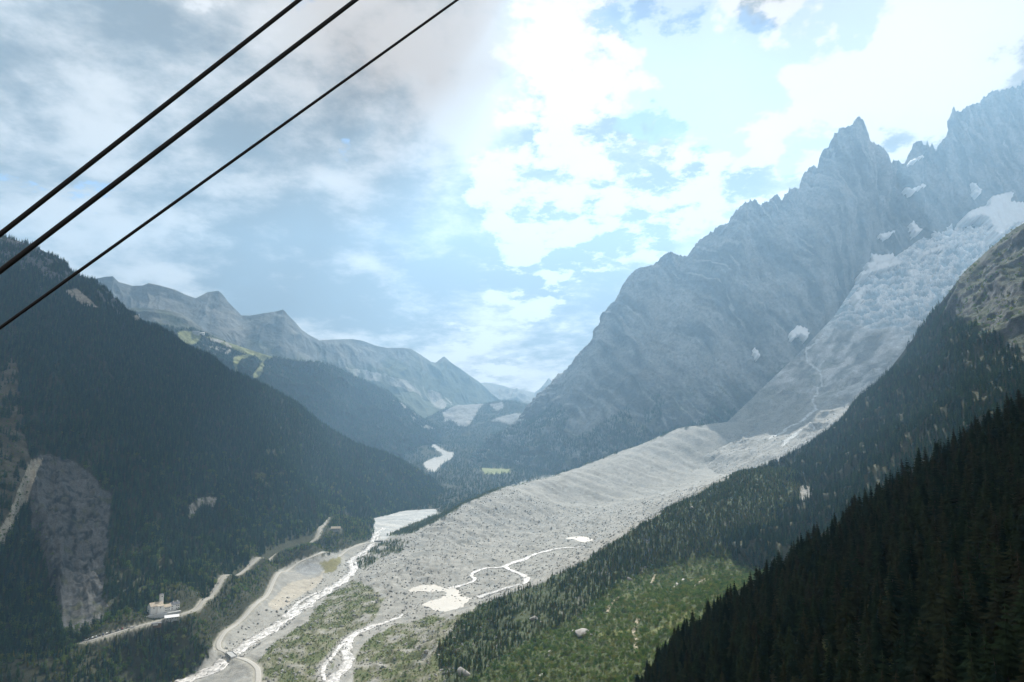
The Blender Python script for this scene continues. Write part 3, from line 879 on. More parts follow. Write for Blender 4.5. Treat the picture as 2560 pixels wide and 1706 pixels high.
def seg_dist(XY, line):
    """distance to a laid line and the height of the line there"""
    best = np.full(len(XY), 1e9); hz = np.zeros(len(XY))
    lo = line[:, :2].min(0) - 60; hi = line[:, :2].max(0) + 60
    idx = np.where(((XY > lo) & (XY < hi)).all(1))[0]
    sub = XY[idx]
    for s in range(0, len(idx), 4000):
        d = np.linalg.norm(sub[s:s + 4000, None] - line[None, :, :2], axis=-1)
        j = d.argmin(1)
        best[idx[s:s + 4000]] = d[np.arange(len(j)), j]
        hz[idx[s:s + 4000]] = line[j, 2]
    return best, hz
ROADDIST = np.full(len(XYf), 1e9); WATERDIST = np.full(len(XYf), 1e9)
for n_ in ('river', 'river2', 'stream', 'stream2', 'rill_a', 'rill_b'):
    ln, wd = LAID[n_]
    d, hz = seg_dist(XYf, ln)
    t = smooth(wd * 1.5 + 16, wd + 6, d)
    ZZ = ZZ * (1 - t) + (hz - 0.9) * t
    WATERDIST = np.minimum(WATERDIST, d - wd)
for n_ in ('track', 'road'):
    ln, wd = LAID[n_]
    d, hz = seg_dist(XYf, ln)
    t = smooth(wd * 3.0, wd * 1.35, d)
    ZZ = ZZ * (1 - t) + (hz - 0.35) * t
    ROADDIST = np.minimum(ROADDIST, d - wd)
for n_, (pw, z_) in POOLW.items():
    ins = inpoly(XYf[:, 0], XYf[:, 1], pw[:, :2])
    ring = np.concatenate([pw + (np.roll(pw, -1, 0) - pw) * t for t in (0, .25, .5, .75)])
    d, _ = seg_dist(XYf, ring)
    rim = z_ + 0.25 + np.clip(d - 6, 0, 60) * -0.12
    ZZ = np.where(ins, z_ - 1.2, np.where(d < 60, np.maximum(ZZ, rim), ZZ))
P = np.concatenate([XYf, ZZ[:, None]], 1).reshape(440, NC, 3)
px, py = proj(P)
rd = ROADDIST.reshape(px.shape); wdst = WATERDIST.reshape(px.shape)
pn = P.copy(); pn[..., 2] *= 0.3
# what grows where
c = mixrgb(GRAVEL * 0.92, GRAVEL * 1.1, smooth(-0.4, 0.4, fbm(pn / 70.0, 4)))
c = mixrgb(c, np.array([0.22, 0.225, 0.215]), smooth(0.0, 0.4, fbm(pn / 34.0 + 40, 5)) * 0.7 * (P[..., 1] < 2150))
c = mixrgb(c, np.array([0.19, 0.185, 0.16]), smooth(0.1, 0.4, fbm(pn / 90.0 + 140, 4)) * 0.35)
def reg(poly, rag=10): return region(P, poly, rag, 0.03)
DEBRIS = [(880, 1398), (930, 1345), (975, 1345), (1031, 1333), (1106, 1294), (1165, 1256), (1250, 1221), (1400, 1184), (1550, 1129), (1700, 1070), (1850, 1050), (2050, 1060), (2030, 1100), (1860, 1178), (1780, 1215), (1706, 1256), (1602, 1313), (1557, 1340), (1483, 1393), (1438, 1419), (1379, 1449), (1319, 1474), (1260, 1493), (1150, 1530), (1080, 1545), (1000, 1560), (900, 1600), (840, 1510), (900, 1450)]
debris = reg(DEBRIS)
lake_flat = reg([(930, 1325), (935, 1298), (960, 1285), (1000, 1278), (1095, 1272), (1090, 1288), (1040, 1305), (985, 1330), (960, 1352), (925, 1356)], 3)
sandbank = reg([(680, 1500), (720, 1460), (760, 1450), (800, 1440), (815, 1425), (800, 1460), (770, 1478), (720, 1510), (690, 1530), (668, 1515)], 5)
gravel_bank = reg([(540, 1640), (545, 1600), (600, 1550), (680, 1510), (780, 1460), (850, 1410), (900, 1385), (935, 1355), (940, 1365), (915, 1400), (900, 1430), (860, 1470), (800, 1500), (740, 1550), (660, 1610), (600, 1650)], 6)
mound = reg([(735, 1412), (790, 1408), (815, 1415), (800, 1435), (760, 1440), (740, 1430)], 3)
grass_bank = reg([(800, 1408), (850, 1392), (855, 1400), (840, 1425), (815, 1435)], 4)
trough = reg([(1950, 1380), (1795, 1384), (1735, 1393), (1646, 1413), (1557, 1453), (1497, 1489), (1453, 1537), (1364, 1577), (1289, 1623), (1200, 1680), (1120, 1760), (1090, 2400), (1900, 2400), (1700, 1650), (2000, 1500)], 8)
rmor = reg([(1200, 1512), (1319, 1472), (1438, 1418), (1557, 1338), (1706, 1256), (1860, 1176), (2000, 1110), (2000, 1390), (1735, 1395), (1557, 1455), (1453, 1540), (1364, 1580), (1289, 1626), (1200, 1690), (1130, 1760), (1090, 1640), (1130, 1570)], 8)
hummock = reg([(560, 2400), (640, 1720), (640, 1650), (700, 1600), (760, 1560), (800, 1510), (845, 1470), (880, 1450), (930, 1470), (960, 1500), (930, 1560), (860, 1600), (840, 1650), (800, 1720), (760, 2400)], 10) | reg([(1000, 1560), (1080, 1540), (1130, 1545), (1200, 1515), (1250, 1500), (1230, 1560), (1150, 1640), (1100, 1720), (1100, 2400), (850, 2400), (880, 1720), (890, 1640), (930, 1590)], 10)
outer = reg([(965, 1342), (1031, 1333), (1106, 1296), (1165, 1258), (1250, 1224), (1300, 1200), (1165, 1246), (1090, 1288), (1040, 1306)], 4)
toe = reg([(880, 1400), (930, 1370), (975, 1350), (1030, 1352), (1000, 1380), (950, 1395), (920, 1420), (895, 1425)], 8)
woods = reg([(-600, 2400), (-600, 1400), (170, 1450), (359, 1400), (479, 1370), (580, 1330), (700, 1290), (830, 1230), (900, 1230), (940, 1285), (935, 1300), (930, 1350), (860, 1376), (808, 1388), (731, 1407), (698, 1426), (665, 1492), (580, 1566), (540, 1604), (520, 1640), (440, 1720), (420, 1800), (300, 2400)], 4)
upper = (P[..., 1] > 2500) & ~debris & ~lake_flat & (P[..., 0] < 900)
vgn = fbm(pn / 32.0 + 7, 4)
c = mixrgb(c, (0.17, 0.165, 0.095), hummock * smooth(-0.5, 0.0, vgn) * 0.85)
c = mixrgb(c, (0.095, 0.115, 0.045), hummock * smooth(-0.2, 0.15, vgn) * 0.85)
c = mixrgb(c, (0.072, 0.092, 0.034), trough * 0.95)
c = mixrgb(c, (0.17, 0.18, 0.07), trough * smooth(0.2, 0.45, fbm(pn / 45.0 + 70, 3)) * 0.8)
c = mixrgb(c, np.array([0.05, 0.068, 0.026]), rmor * 0.92)
c = mixrgb(c, GRAVEL * 0.6, rmor * smooth(0.3, 0.45, fbm(pn / 40.0 + 90, 3)) * 0.9)
c = mixrgb(c, GRASS, outer * 0.9)
c = mixrgb(c, GRASS * 1.1, toe * smooth(-0.2, 0.2, vgn) * 0.8)
c = mixrgb(c, DUFF * 1.0, woods | upper)
c = mixrgb(c, mixrgb(np.array([0.33, 0.345, 0.345]), np.array([0.47, 0.465, 0.44]), smooth(-.25, .3, fbm(np.stack([P[..., 0] / 160, P[..., 1] / 28, 0 * P[..., 0]], -1), 4))), lake_flat * 1.0)
c = mixrgb(c, GRAVEL * 1.05, gravel_bank * 0.9)
c = mixrgb(c, (0.43, 0.385, 0.31), sandbank * 0.65)
c = mixrgb(c, (0.27, 0.275, 0.27), mound * 1.0)
c = mixrgb(c, (0.17, 0.155, 0.06), grass_bank * 0.9)
meadow = reg([(1199, 1170), (1279, 1173), (1276, 1184), (1215, 1187)], 2) | reg([(978, 1128), (1011, 1115), (1014, 1128), (998, 1140)], 2) | reg([(1008, 1086), (1058, 1097), (1056, 1110), (1018, 1110)], 2)
far_bed = reg([(1085, 1110), (1115, 1128), (1138, 1134), (1127, 1147), (1106, 1161), (1090, 1182), (1074, 1180), (1060, 1169), (1057, 1158), (1083, 1146), (1105, 1139), (1098, 1129), (1078, 1116)], 2)
c = mixrgb(c, (0.20, 0.22, 0.10), meadow * 1.0)
c = mixrgb(c, (0.40, 0.39, 0.365), far_bed * 1.0)
c = mixrgb(c, GRAVEL * 1.05, smooth(9, 2, wdst) * ~lake_flat * (P[..., 1] < 2300))
c = mixrgb(c, (0.30, 0.285, 0.24), smooth(4, 0.5, rd))
VAL = P
VAL_MASK = dict(debris=debris, lake=lake_flat, sand=sandbank, gravel=gravel_bank, mound=mound, trough=trough, rmor=rmor, hummock=hummock, outer=outer, toe=toe, woods=woods, upper=upper & ~meadow & ~far_bed, rd=rd, wd=wdst, px=px, py=py, vgn=vgn)
GRID['valley'] = P
fall = grid_faces(*P.shape[:2])
fm = reg(WALL, 4).ravel()[fall].mean(1) > 0.5      # the bare moraine is a piece of its own
def split(name, fsel):
    f = fall[fsel]
    u, inv = np.unique(f, return_inverse=True)
    me = mesh_np(name, P.reshape(-1, 3)[u], inv.reshape(f.shape))
    add_colour(me, c.reshape(-1, 3)[u])
    return tag(link(me, name, M_ground), kind='structure')
split('terrain_valley_floor', ~fm)
split('hill_moraine', fm)

# ------------------------------------------------------------------ the wooded mountain on the left
sil_left = [(-420, 470, 1900), (-200, 545, 2050), (0, 590, 2200), (21, 594, 2200), (54, 605, 2200), (86, 614, 2210), (118, 633, 2220), (143, 644, 2230), (161, 656, 2230), (179, 680, 2240), (214, 697, 2250), (243, 708, 2260), (271, 730, 2280), (296, 757, 2290), (314, 777, 2300), (343, 788, 2310), (357, 808, 2320), (393, 817, 2350),
 (429, 836, 2380), (464, 864, 2420), (500, 880, 2460), (529, 894, 2490), (571, 926, 2540), (607, 940, 2580), (643, 954, 2630), (700, 986, 2700), (728, 1000, 2730), (766, 1028, 2770), (804, 1059, 2820), (849, 1088, 2870), (887, 1110, 2910), (935, 1126, 2950), (983, 1142, 3000), (1015, 1158, 3030), (1046, 1176, 3060), (1078, 1194, 3080), (1104, 1222, 3100), (1125, 1260, 3100)]
base_left = [(-420, 1640, 760), (-100, 1650, 860), (60, 1640, 920), (170, 1606, 955), (359, 1552, 1040), (440, 1512, 1115), (480, 1494, 1150), (514, 1464, 1205), (580, 1405, 1370), (653, 1356, 1570), (700, 1334, 1680), (778, 1312, 1840), (830, 1266, 2150), (930, 1290, 2380), (1000, 1272, 2560), (1060, 1258, 2720), (1125, 1250, 2880)]
NU = 700
r1 = row(sil_left, NU); r2 = row(base_left, NU)
foot = r2 + np.array([40, -40, -60]); r2[:, 2] -= 2
m1 = r1 * .5 + r2 * .5; m1[:, 2] -= 25
P = loft([r1 + np.array([-350, 350, -60]), r1, m1, r2, foot], [10, 150, 150, 6])
v = np.arange(P.shape[0])
kf = np.clip((np.abs(v - 10) - 2) / 30.0, 0, 1)[:, None, None]
P = P * (1 - kf) + blur(P, 30, 1) * kf
N = normals(P)
face = np.clip((v - 10) / 30.0, 0.06, 1)[:, None] * np.clip((v.max() - 6 - v) / 30.0, 0, 1)[:, None]
px, py = proj(P)
CLIFF = [(70, 1150), (110, 1115), (160, 1130), (225, 1165), (265, 1210), (290, 1225), (285, 1300), (275, 1380), (268, 1440), (262, 1480), (285, 1520), (260, 1560), (180, 1580), (155, 1560), (145, 1500), (138, 1420), (118, 1340), (90, 1260), (72, 1200)]
STRIP = [(80, 1130), (115, 1125), (95, 1170), (70, 1220), (45, 1290), (20, 1340), (-10, 1380), (-20, 1340), (20, 1290), (45, 1230), (65, 1170)]
RAVINE = [(75, 1180), (95, 1260), (125, 1340), (145, 1420), (150, 1510), (120, 1600), (0, 1640), (-60, 1560), (0, 1400), (40, 1300)]
cl = region(P, CLIFF, 9, 0.02); strip = region(P, STRIP, 5, 0.03); rav = region(P, RAVINE, 14, 0.01)
BROWN = region(P, [(-60, 1000), (30, 890), (45, 920), (60, 1050), (80, 1130), (60, 1200), (0, 1330), (-60, 1340)], 10, 0.02)
ravf = blur(blur(rav.astype(float), 14, 0), 14, 1)
clf = blur(blur(cl.astype(float), 8, 0), 8, 1)
S = np.stack([P[..., 0] * 0.75 + P[..., 1] * 0.6, P[..., 2] * 0.25, P[..., 1] * 0.1], -1)
P = P + N * (face * ((ridged(S / 240.0, 4) - 0.4) * 46 + fbm(P / 70.0, 3) * 7 - 30 * ravf - 8 * clf + clf * ((ridged(S / 34.0, 4) - 0.4) * 16 + (ridged(P / 13.0, 3) - .4) * -7.0 + fbm(P / 6.0, 3) * 2.5)))[..., None]
px, py = proj(P)
crag = region(P, [(-200, 560), (0, 590), (80, 610), (170, 650), (185, 700), (160, 720), (100, 690), (0, 660), (-200, 640)], 10, 0.01) & (fbm(P / 50.0, 3) > -0.1)
crag |= region(P, [(240, 700), (290, 750), (310, 780), (290, 790), (250, 750)], 6, 0.02) & (fbm(P / 40.0, 3) > -0.1)
talus = region(P, [(160, 730), (190, 720), (215, 740), (245, 770), (205, 765)], 5, 0.02) | region(P, [(330, 792), (345, 785), (362, 803), (345, 808)], 3, 0.02)
outcrop = region(P, [(465, 1270), (500, 1245), (545, 1245), (540, 1265), (500, 1275), (475, 1300)], 6, 0.03)
glade = region(P, [(620, 1180), (680, 1120), (720, 1130), (700, 1200), (640, 1260)], 25, 0.01) & (fbm(P / 35.0 + 4, 3) > 0.12)
c = np.broadcast_to(DUFF * 1.3, P.shape).copy()
c = mixrgb(c, ROCK * 0.85, crag * 0.9)
c = mixrgb(c, (0.37, 0.34, 0.29), talus * 1.0)
cliffc = mixrgb(np.array([0.12, 0.12, 0.114]), np.array([0.028, 0.032, 0.032]), smooth(0.3, 0.75, ridged(P / np.array([26.0, 26.0, 34.0]), 4) + .25 * fbm(P / 60.0, 3)))
cliffc = mixrgb(cliffc, (0.09, 0.095, 0.05), smooth(0.2, 0.4, fbm(P / 26.0 + 5, 3)) * 0.8)
c = np.where(cl[..., None], cliffc, c)
c = np.where(BROWN[..., None], mixrgb(np.array([0.085, 0.075, 0.045]), np.array([0.13, 0.12, 0.085]), smooth(-0.2, 0.3, fbm(P / 30.0, 3))), c)
c = mixrgb(c, (0.4, 0.36, 0.28), strip * 0.9)
c = mixrgb(c, (0.40, 0.36, 0.30), outcrop * smooth(-0.2, 0.2, fbm(S / 14.0, 3)) * 0.9)
c = mixrgb(c, (0.14, 0.15, 0.06), glade * 0.7)
mt_left = terrain('mountain_left', P, c, M_forest_floor)
LEFT = P
LEFT_BARE = cl | crag & (fbm(P / 22.0 + 3, 2) > -0.15) | talus | strip | outcrop | glade | (BROWN & (fbm(P / 25.0 + 9, 2) > -0.1))

# ------------------------------------------------------------------ the spur on the right
sil_spur = [(1740, 1275, 1600), (1800, 1230, 1650), (1860, 1190, 1700), (1899, 1174, 1740), (1957, 1149, 1800), (1998, 1126, 1840), (2034, 1103, 1850), (2081, 1072, 1850), (2113, 1048, 1850), (2129, 1026, 1850), (2153, 992, 1850), (2176, 975, 1850), (2204, 948, 1840), (2240, 916, 1820), (2271, 896, 1810), (2291, 872, 1805), (2315, 838, 1800),
 (2334, 814, 1800), (2350, 797, 1800), (2362, 771, 1800), (2378, 758, 1790), (2386, 745, 1780), (2394, 714, 1770), (2406, 686, 1760), (2425, 666, 1750), (2453, 642, 1740), (2477, 619, 1730), (2508, 593, 1720), (2532, 575, 1710), (2560, 557, 1700), (2700, 490, 1650), (2950, 400, 1550)]
base_spur = [(1740, 1330, 1420), (1820, 1360, 1290), (1900, 1385, 1180), (2100, 1340, 1080), (2300, 1240, 1000), (2560, 1090, 880), (2950, 950, 760)]
NU = 480
r1 = row(sil_spur, NU); r2 = row(base_spur, NU)
m1 = r1 * .5 + r2 * .5; m1[:, 2] -= 18
P = loft([r1 + np.array([-150, 420, -420]), r1, m1, r2, r2 + np.array([0, -150, -120])], [20, 100, 90, 8])
v = np.arange(P.shape[0])
kf = np.clip((np.abs(v - 20) - 2) / 24.0, 0, 1)[:, None, None]
P = P * (1 - kf) + blur(P, 24, 1) * kf
N = normals(P)
face = np.clip((v - 20) / 20.0, 0.08, 1)[:, None]
px, py = proj(P)
rocky = smooth(0, 60, (px - 2230) * 0.75 - (py - 900) * 0.55 - (py - 760) * 0.75 - 120 + 90 * fbm(P / 110.0, 3))
S = np.stack([P[..., 0] * 0.6 + P[..., 1] * 0.7, P[..., 2] * 0.3, P[..., 1] * 0.1], -1)
P = P + N * (face * ((ridged(P / 190.0, 4) - 0.4) * 34 + fbm(P / 60.0, 3) * 5 + rocky * ((ridged(P / np.array([45.0, 45, 80]), 5) - 0.4) * 9 + fbm(P / 12.0, 3) * 3.0)))[..., None]
px, py = proj(P)
N = normals(P)
c = np.broadcast_to(DUFF * 1.5, P.shape).copy()
rk = mixrgb(np.array([0.05, 0.054, 0.056]), np.array([0.115, 0.118, 0.118]), smooth(-0.3, 0.35, fbm(P / 30.0, 5)))
rk = mixrgb(rk, (0.045, 0.062, 0.03), smooth(0.45, 0.8, N[..., 2] + 0.4 * fbm(P / 40.0 + 8, 3)) * 0.7)
c = mixrgb(c, rk, rocky)
gully = region(P, [(1690, 1260), (1720, 1300), (1760, 1340), (1770, 1360), (1740, 1350), (1700, 1310), (1680, 1280)], 8, 0.05)
c = mixrgb(c, GRAVEL * 0.85, gully * 0.9)
ochre = region(P, [(1705, 1275), (1725, 1285), (1755, 1315), (1780, 1340), (1770, 1342), (1730, 1305)], 4, 0.05)
c = mixrgb(c, (0.28, 0.20, 0.07), ochre * 0.8)
spur = terrain('mountain_spur', P, c, M_forest_floor)
SPUR = P; SPUR_ROCKY = rocky; SPUR_BARE = (rocky > 0.4) | gully

# ------------------------------------------------------------------ the near slope, shaded by an unseen cloud added above
edge = row([(1440, 1960, 650), (1500, 1870, 630), (1560, 1780, 610), (1600, 1725, 600), (1650, 1650, 595), (1700, 1590, 590), (1780, 1525, 580), (1860, 1465, 570), (1930, 1425, 565), (2000, 1370, 560), (2120, 1290, 540), (2235, 1205, 520), (2330, 1160, 500), (2400, 1118, 480), (2480, 1068, 455), (2560, 1020, 430), (2750, 905, 410), (3000, 760, 400)], 220)
xs = np.linspace(-90, 330, 220)
def plane(x, y): return 266 + 0.71 * x - 0.35 * y
near0 = np.stack([xs, np.full(220, -60.0), plane(xs, -60.0)], -1)
near1 = near0 * 0.55 + edge * 0.45
near1[:, 2] = plane(near1[:, 0], near1[:, 1]) * .6 + near1[:, 2] * .4 - 8
P = loft([near0, near1, edge, edge + np.array([15, 45, -45]), edge + np.array([40, 160, -230])], [60, 80, 14, 16])
N = normals(P)
P = P + N * (fbm(P / 60.0, 4) * 5 + fbm(P / 9.0, 2) * 0.6)[..., None] * np.clip(1.2 - np.arange(P.shape[0]) / 150.0, 0.2, 1)[:, None, None]
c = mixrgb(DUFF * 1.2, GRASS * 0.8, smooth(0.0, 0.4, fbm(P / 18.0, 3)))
px, py = proj(P)
c = mixrgb(c, (0.16, 0.125, 0.06), region(P, [(1480, 1700), (1530, 1675), (1590, 1660), (1640, 1720), (1500, 1800)], 4, 0.1) * 0.9)
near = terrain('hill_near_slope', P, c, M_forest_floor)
NEAR = P

# ------------------------------------------------------------------ plants and stones: shared shapes
def tri_mesh(name, V, T):
    return mesh_np(name, np.array(V), np.array(T), smooth_=False)

def conifer(seed, whorls=24, per=7, width=0.17, twigs=3, droop=0.35, airy=0.0, start=0.1, fat=0.3):
    """crown of a conifer one metre tall: drooping branches with side twigs"""
    rg = random.Random(seed)
    V, T = [], []
    def tri(a, b, c):
        k = len(V); V.extend((a, b, c)); T.append((k, k + 1, k + 2))
    lean = rg.uniform(-.02, .02)
    for w in range(whorls):
        t = start + (1 - start) * ((w + rg.uniform(0, .7)) / whorls) ** 0.9
        R = width * (1 - t) ** 0.85 * rg.uniform(0.72, 1.18) + 0.012
        if t < start + 0.14: R *= 0.75
        a0 = rg.uniform(0, 6.28)
        for b in range(per):
            if rg.random() < airy: continue
            a = a0 + 6.283 * b / per + rg.uniform(-.3, .3)
            r = R * rg.uniform(0.6, 1.2)
            ca, sa = math.cos(a), math.sin(a)
            dz = -r * droop * rg.uniform(.6, 1.5)
            base = (lean * t, 0, t + 0.012)
            tip = (ca * r + lean * t, sa * r, t + dz)
            wd = r * fat + 0.008
            m = (ca * r * .45 + lean * t, sa * r * .45, t + dz * .35)
            l_ = (m[0] - sa * wd, m[1] + ca * wd, m[2] - wd * .5); r_ = (m[0] + sa * wd, m[1] - ca * wd, m[2] - wd * .5)
            tri(base, l_, tip); tri(base, tip, r_)
            for j in range(twigs):
                q = 0.3 + 0.55 * (j + rg.random()) / max(twigs, 1)
                p = (ca * r * q + lean * t, sa * r * q, t + dz * q)
                p2 = (ca * r * (q + .16) + lean * t, sa * r * (q + .16), t + dz * (q + .16))
                for sgn in (-1, 1):
                    ln = r * (0.42 * (1 - q) + 0.12) * rg.uniform(.7, 1.3)
                    e = (p2[0] - sgn * sa * ln + ca * ln * .4, p2[1] + sgn * ca * ln + sa * ln * .4, p2[2] - ln * rg.uniform(.2, .7))
                    tri(p, p2, e)
    # leader
    for k in range(3):
        a = k * 2.09
        tri((lean, 0, 1.02), (lean + .012 * math.cos(a), .012 * math.sin(a), .93), (lean + .012 * math.cos(a + 2), .012 * math.sin(a + 2), .93))
    return V, T

def trunk(seed, r=0.013, top=0.97, n=6):
    V, T = [], []
    lv = [(0, r * 1.5, 0), (0.03, r * 1.1, 0), (0.45, r * .75, 0), (top, r * .15, 0)]
    for z, rr, _ in lv:
        for k in range(n):
            V.append((rr * math.cos(6.283 * k / n), rr * math.sin(6.283 * k / n), z))
    for i in range(len(lv) - 1):
        for k in range(n):
            a, b = i * n + k, i * n + (k + 1) % n
            T += [(a, b, b + n), (a, b + n, a + n)]
    return V, T

def bush(seed, n=90, flat=0.8, leaf=0.16):
    """leafy shrub one metre across: leaf clusters through its volume, bare gaps between"""
    rg = random.Random(seed)
    V, T = [], []
    lobes = [(rg.uniform(-.28, .28), rg.uniform(-.28, .28), rg.uniform(.25, .7) * flat, rg.uniform(.2, .34)) for _ in range(6)]
    for _ in range(n):
        lx, ly, lz, lr = rg.choice(lobes)
        d = Vector((rg.gauss(0, 1), rg.gauss(0, 1), rg.gauss(0, 1) + .3)).normalized() * lr * rg.uniform(.65, 1.05)
        c = Vector((lx, ly, max(lz, .1))) + d
        c.z = max(c.z, 0.02)
        u = Vector((rg.gauss(0, 1), rg.gauss(0, 1), rg.gauss(0, 1))).normalized()
        w = u.cross(Vector((rg.gauss(0, 1), rg.gauss(0, 1), rg.gauss(0, 1)))).normalized()
        s = leaf * rg.uniform(.6, 1.3)
        k = len(V)
        V += [tuple(c - u * s * .5), tuple(c + w * s * .35), tuple(c + u * s * .5), tuple(c - w * s * .35)]
        T += [(k, k + 1, k + 2), (k, k + 2, k + 3)]
    for k in range(5):
        a = 6.28 * k / 5
        b = len(V)
        V += [(.02, 0, -.05), (-.02, .01, -.05), (.25 * math.cos(a), .25 * math.sin(a), .45)]
        T.append((b, b + 1, b + 2))
    return V, T

def stone(seed, sub=2, flat=0.7, rough=0.28):
    bm = bmesh.new()
    bmesh.ops.create_icosphere(bm, subdivisions=sub, radius=0.5)
    V = np.array([v.co for v in bm.verts])
    rg = np.random.default_rng(seed)
    for _ in range(9):            # flat broken faces
        n = rg.normal(size=3); n /= np.linalg.norm(n)
        h = rg.uniform(.2, .4)
        d = V @ n - h
        V = V - np.where(d > 0, d, 0)[:, None] * n
    V = V * (1 + rough * fbm(V * 2.5 + seed * 3.1, 3))[:, None]
    V[:, 2] *= flat
    V[:, 0] *= rg.uniform(.9, 1.25)
    T = [tuple(v.index for v in f.verts) for f in bm.faces]
    bm.free()
    return V, T

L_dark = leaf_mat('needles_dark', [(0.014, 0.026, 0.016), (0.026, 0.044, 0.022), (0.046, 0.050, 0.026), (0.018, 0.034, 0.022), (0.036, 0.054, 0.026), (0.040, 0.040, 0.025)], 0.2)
L_forest = leaf_mat('needles_forest', [(0.014, 0.042, 0.028), (0.030, 0.078, 0.038), (0.062, 0.115, 0.040), (0.018, 0.052, 0.034), (0.050, 0.072, 0.034), (0.026, 0.072, 0.044), (0.09, 0.125, 0.044)], 0.35)
L_young = leaf_mat('needles_young', [(0.07, 0.14, 0.035), (0.11, 0.19, 0.045), (0.17, 0.23, 0.055), (0.24, 0.20, 0.06), (0.09, 0.165, 0.045)], 0.62)
L_bush = leaf_mat('leaves_bush', [(0.045, 0.10, 0.026), (0.09, 0.165, 0.038), (0.18, 0.235, 0.06), (0.055, 0.12, 0.034), (0.22, 0.225, 0.07), (0.04, 0.085, 0.03)], 0.5)
L_dry = leaf_mat('leaves_dry', [(0.10, 0.115, 0.035), (0.15, 0.14, 0.045), (0.21, 0.17, 0.06), (0.09, 0.12, 0.04)], 0.4)
M_bark = plain_mat('bark', (0.06, 0.045, 0.035), 0.95, 0.4, 30)
M_stone = leaf_mat('stone', [(0.24, 0.235, 0.22), (0.33, 0.325, 0.305), (0.40, 0.39, 0.37), (0.29, 0.28, 0.27)], 0.0)
M_boulder = plain_mat('boulder_rock', (0.33, 0.315, 0.29), 0.95, 0.4, 3.0, 0, 0.03)

def proto(name, VT, mat):
    me = tri_mesh(name, *VT)
    me.materials.append(mat)
    return me
def join_vt(a, b):
    k = len(a[0])
    return list(a[0]) + list(b[0]), list(a[1]) + [tuple(i + k for i in t) for t in b[1]]
HI = [(proto('crown_a', conifer(1, 26, 8, .23, 4, .42), L_dark), .16), (proto('crown_b', conifer(2, 24, 8, .28, 4, .5), L_dark), .2),
      (proto('crown_c', conifer(3, 21, 7, .27, 4, .2, .12, .14), L_dark), .2), (proto('crown_d', conifer(4, 28, 7, .21, 4, .35, .05), L_dark), .15), (proto('crown_e', conifer(5, 19, 8, .30, 5, .3, .15, .16), L_dark), .22)]
TRUNK = proto('trunk_mesh', trunk(1), M_bark)
def mids(mat, tagn, width=(.23, .27, .2)):
    return [proto(f'{tagn}{k}', join_vt(conifer(20 + k, 13, 7, width[k], 1, .5, .03, .05, .5), trunk(2, .012, .9, 4)), mat) for k in range(3)]
FOREST = mids(L_forest, 'fir')
YOUNG = mids(L_young, 'youngfir', (.27, .23, .31))
FARFIR = [proto(f'farfir{k}', conifer(40 + k, 7, 6, (.24, .28)[k], 0, .6, 0, .02, .6), L_forest) for k in range(2)]
BUSH = [proto(f'bushm{k}', bush(60 + k), L_bush) for k in range(3)]
DRY = [proto(f'drym{k}', bush(70 + k, 60, .6, .18), L_dry) for k in range(2)]
BROAD = [proto(f'broad{k}', bush(80 + k, 150, 1.25, .14), L_bush) for k in range(2)]
M_stone2 = leaf_mat('pale_stone', [(0.30, 0.29, 0.27), (0.38, 0.37, 0.34), (0.44, 0.43, 0.40), (0.34, 0.33, 0.31)], 0.0)
STONE = [proto(f'stonem{k}', stone(90 + k, 1), M_stone2 if k % 2 else M_stone) for k in range(4)]

PROTO_OBJ = {}
def pobj(me):
    if me.name not in PROTO_OBJ:
        PROTO_OBJ[me.name] = bpy.data.objects.new(me.name, me)     # shape source only, not placed in the scene
    return PROTO_OBJ[me.name]

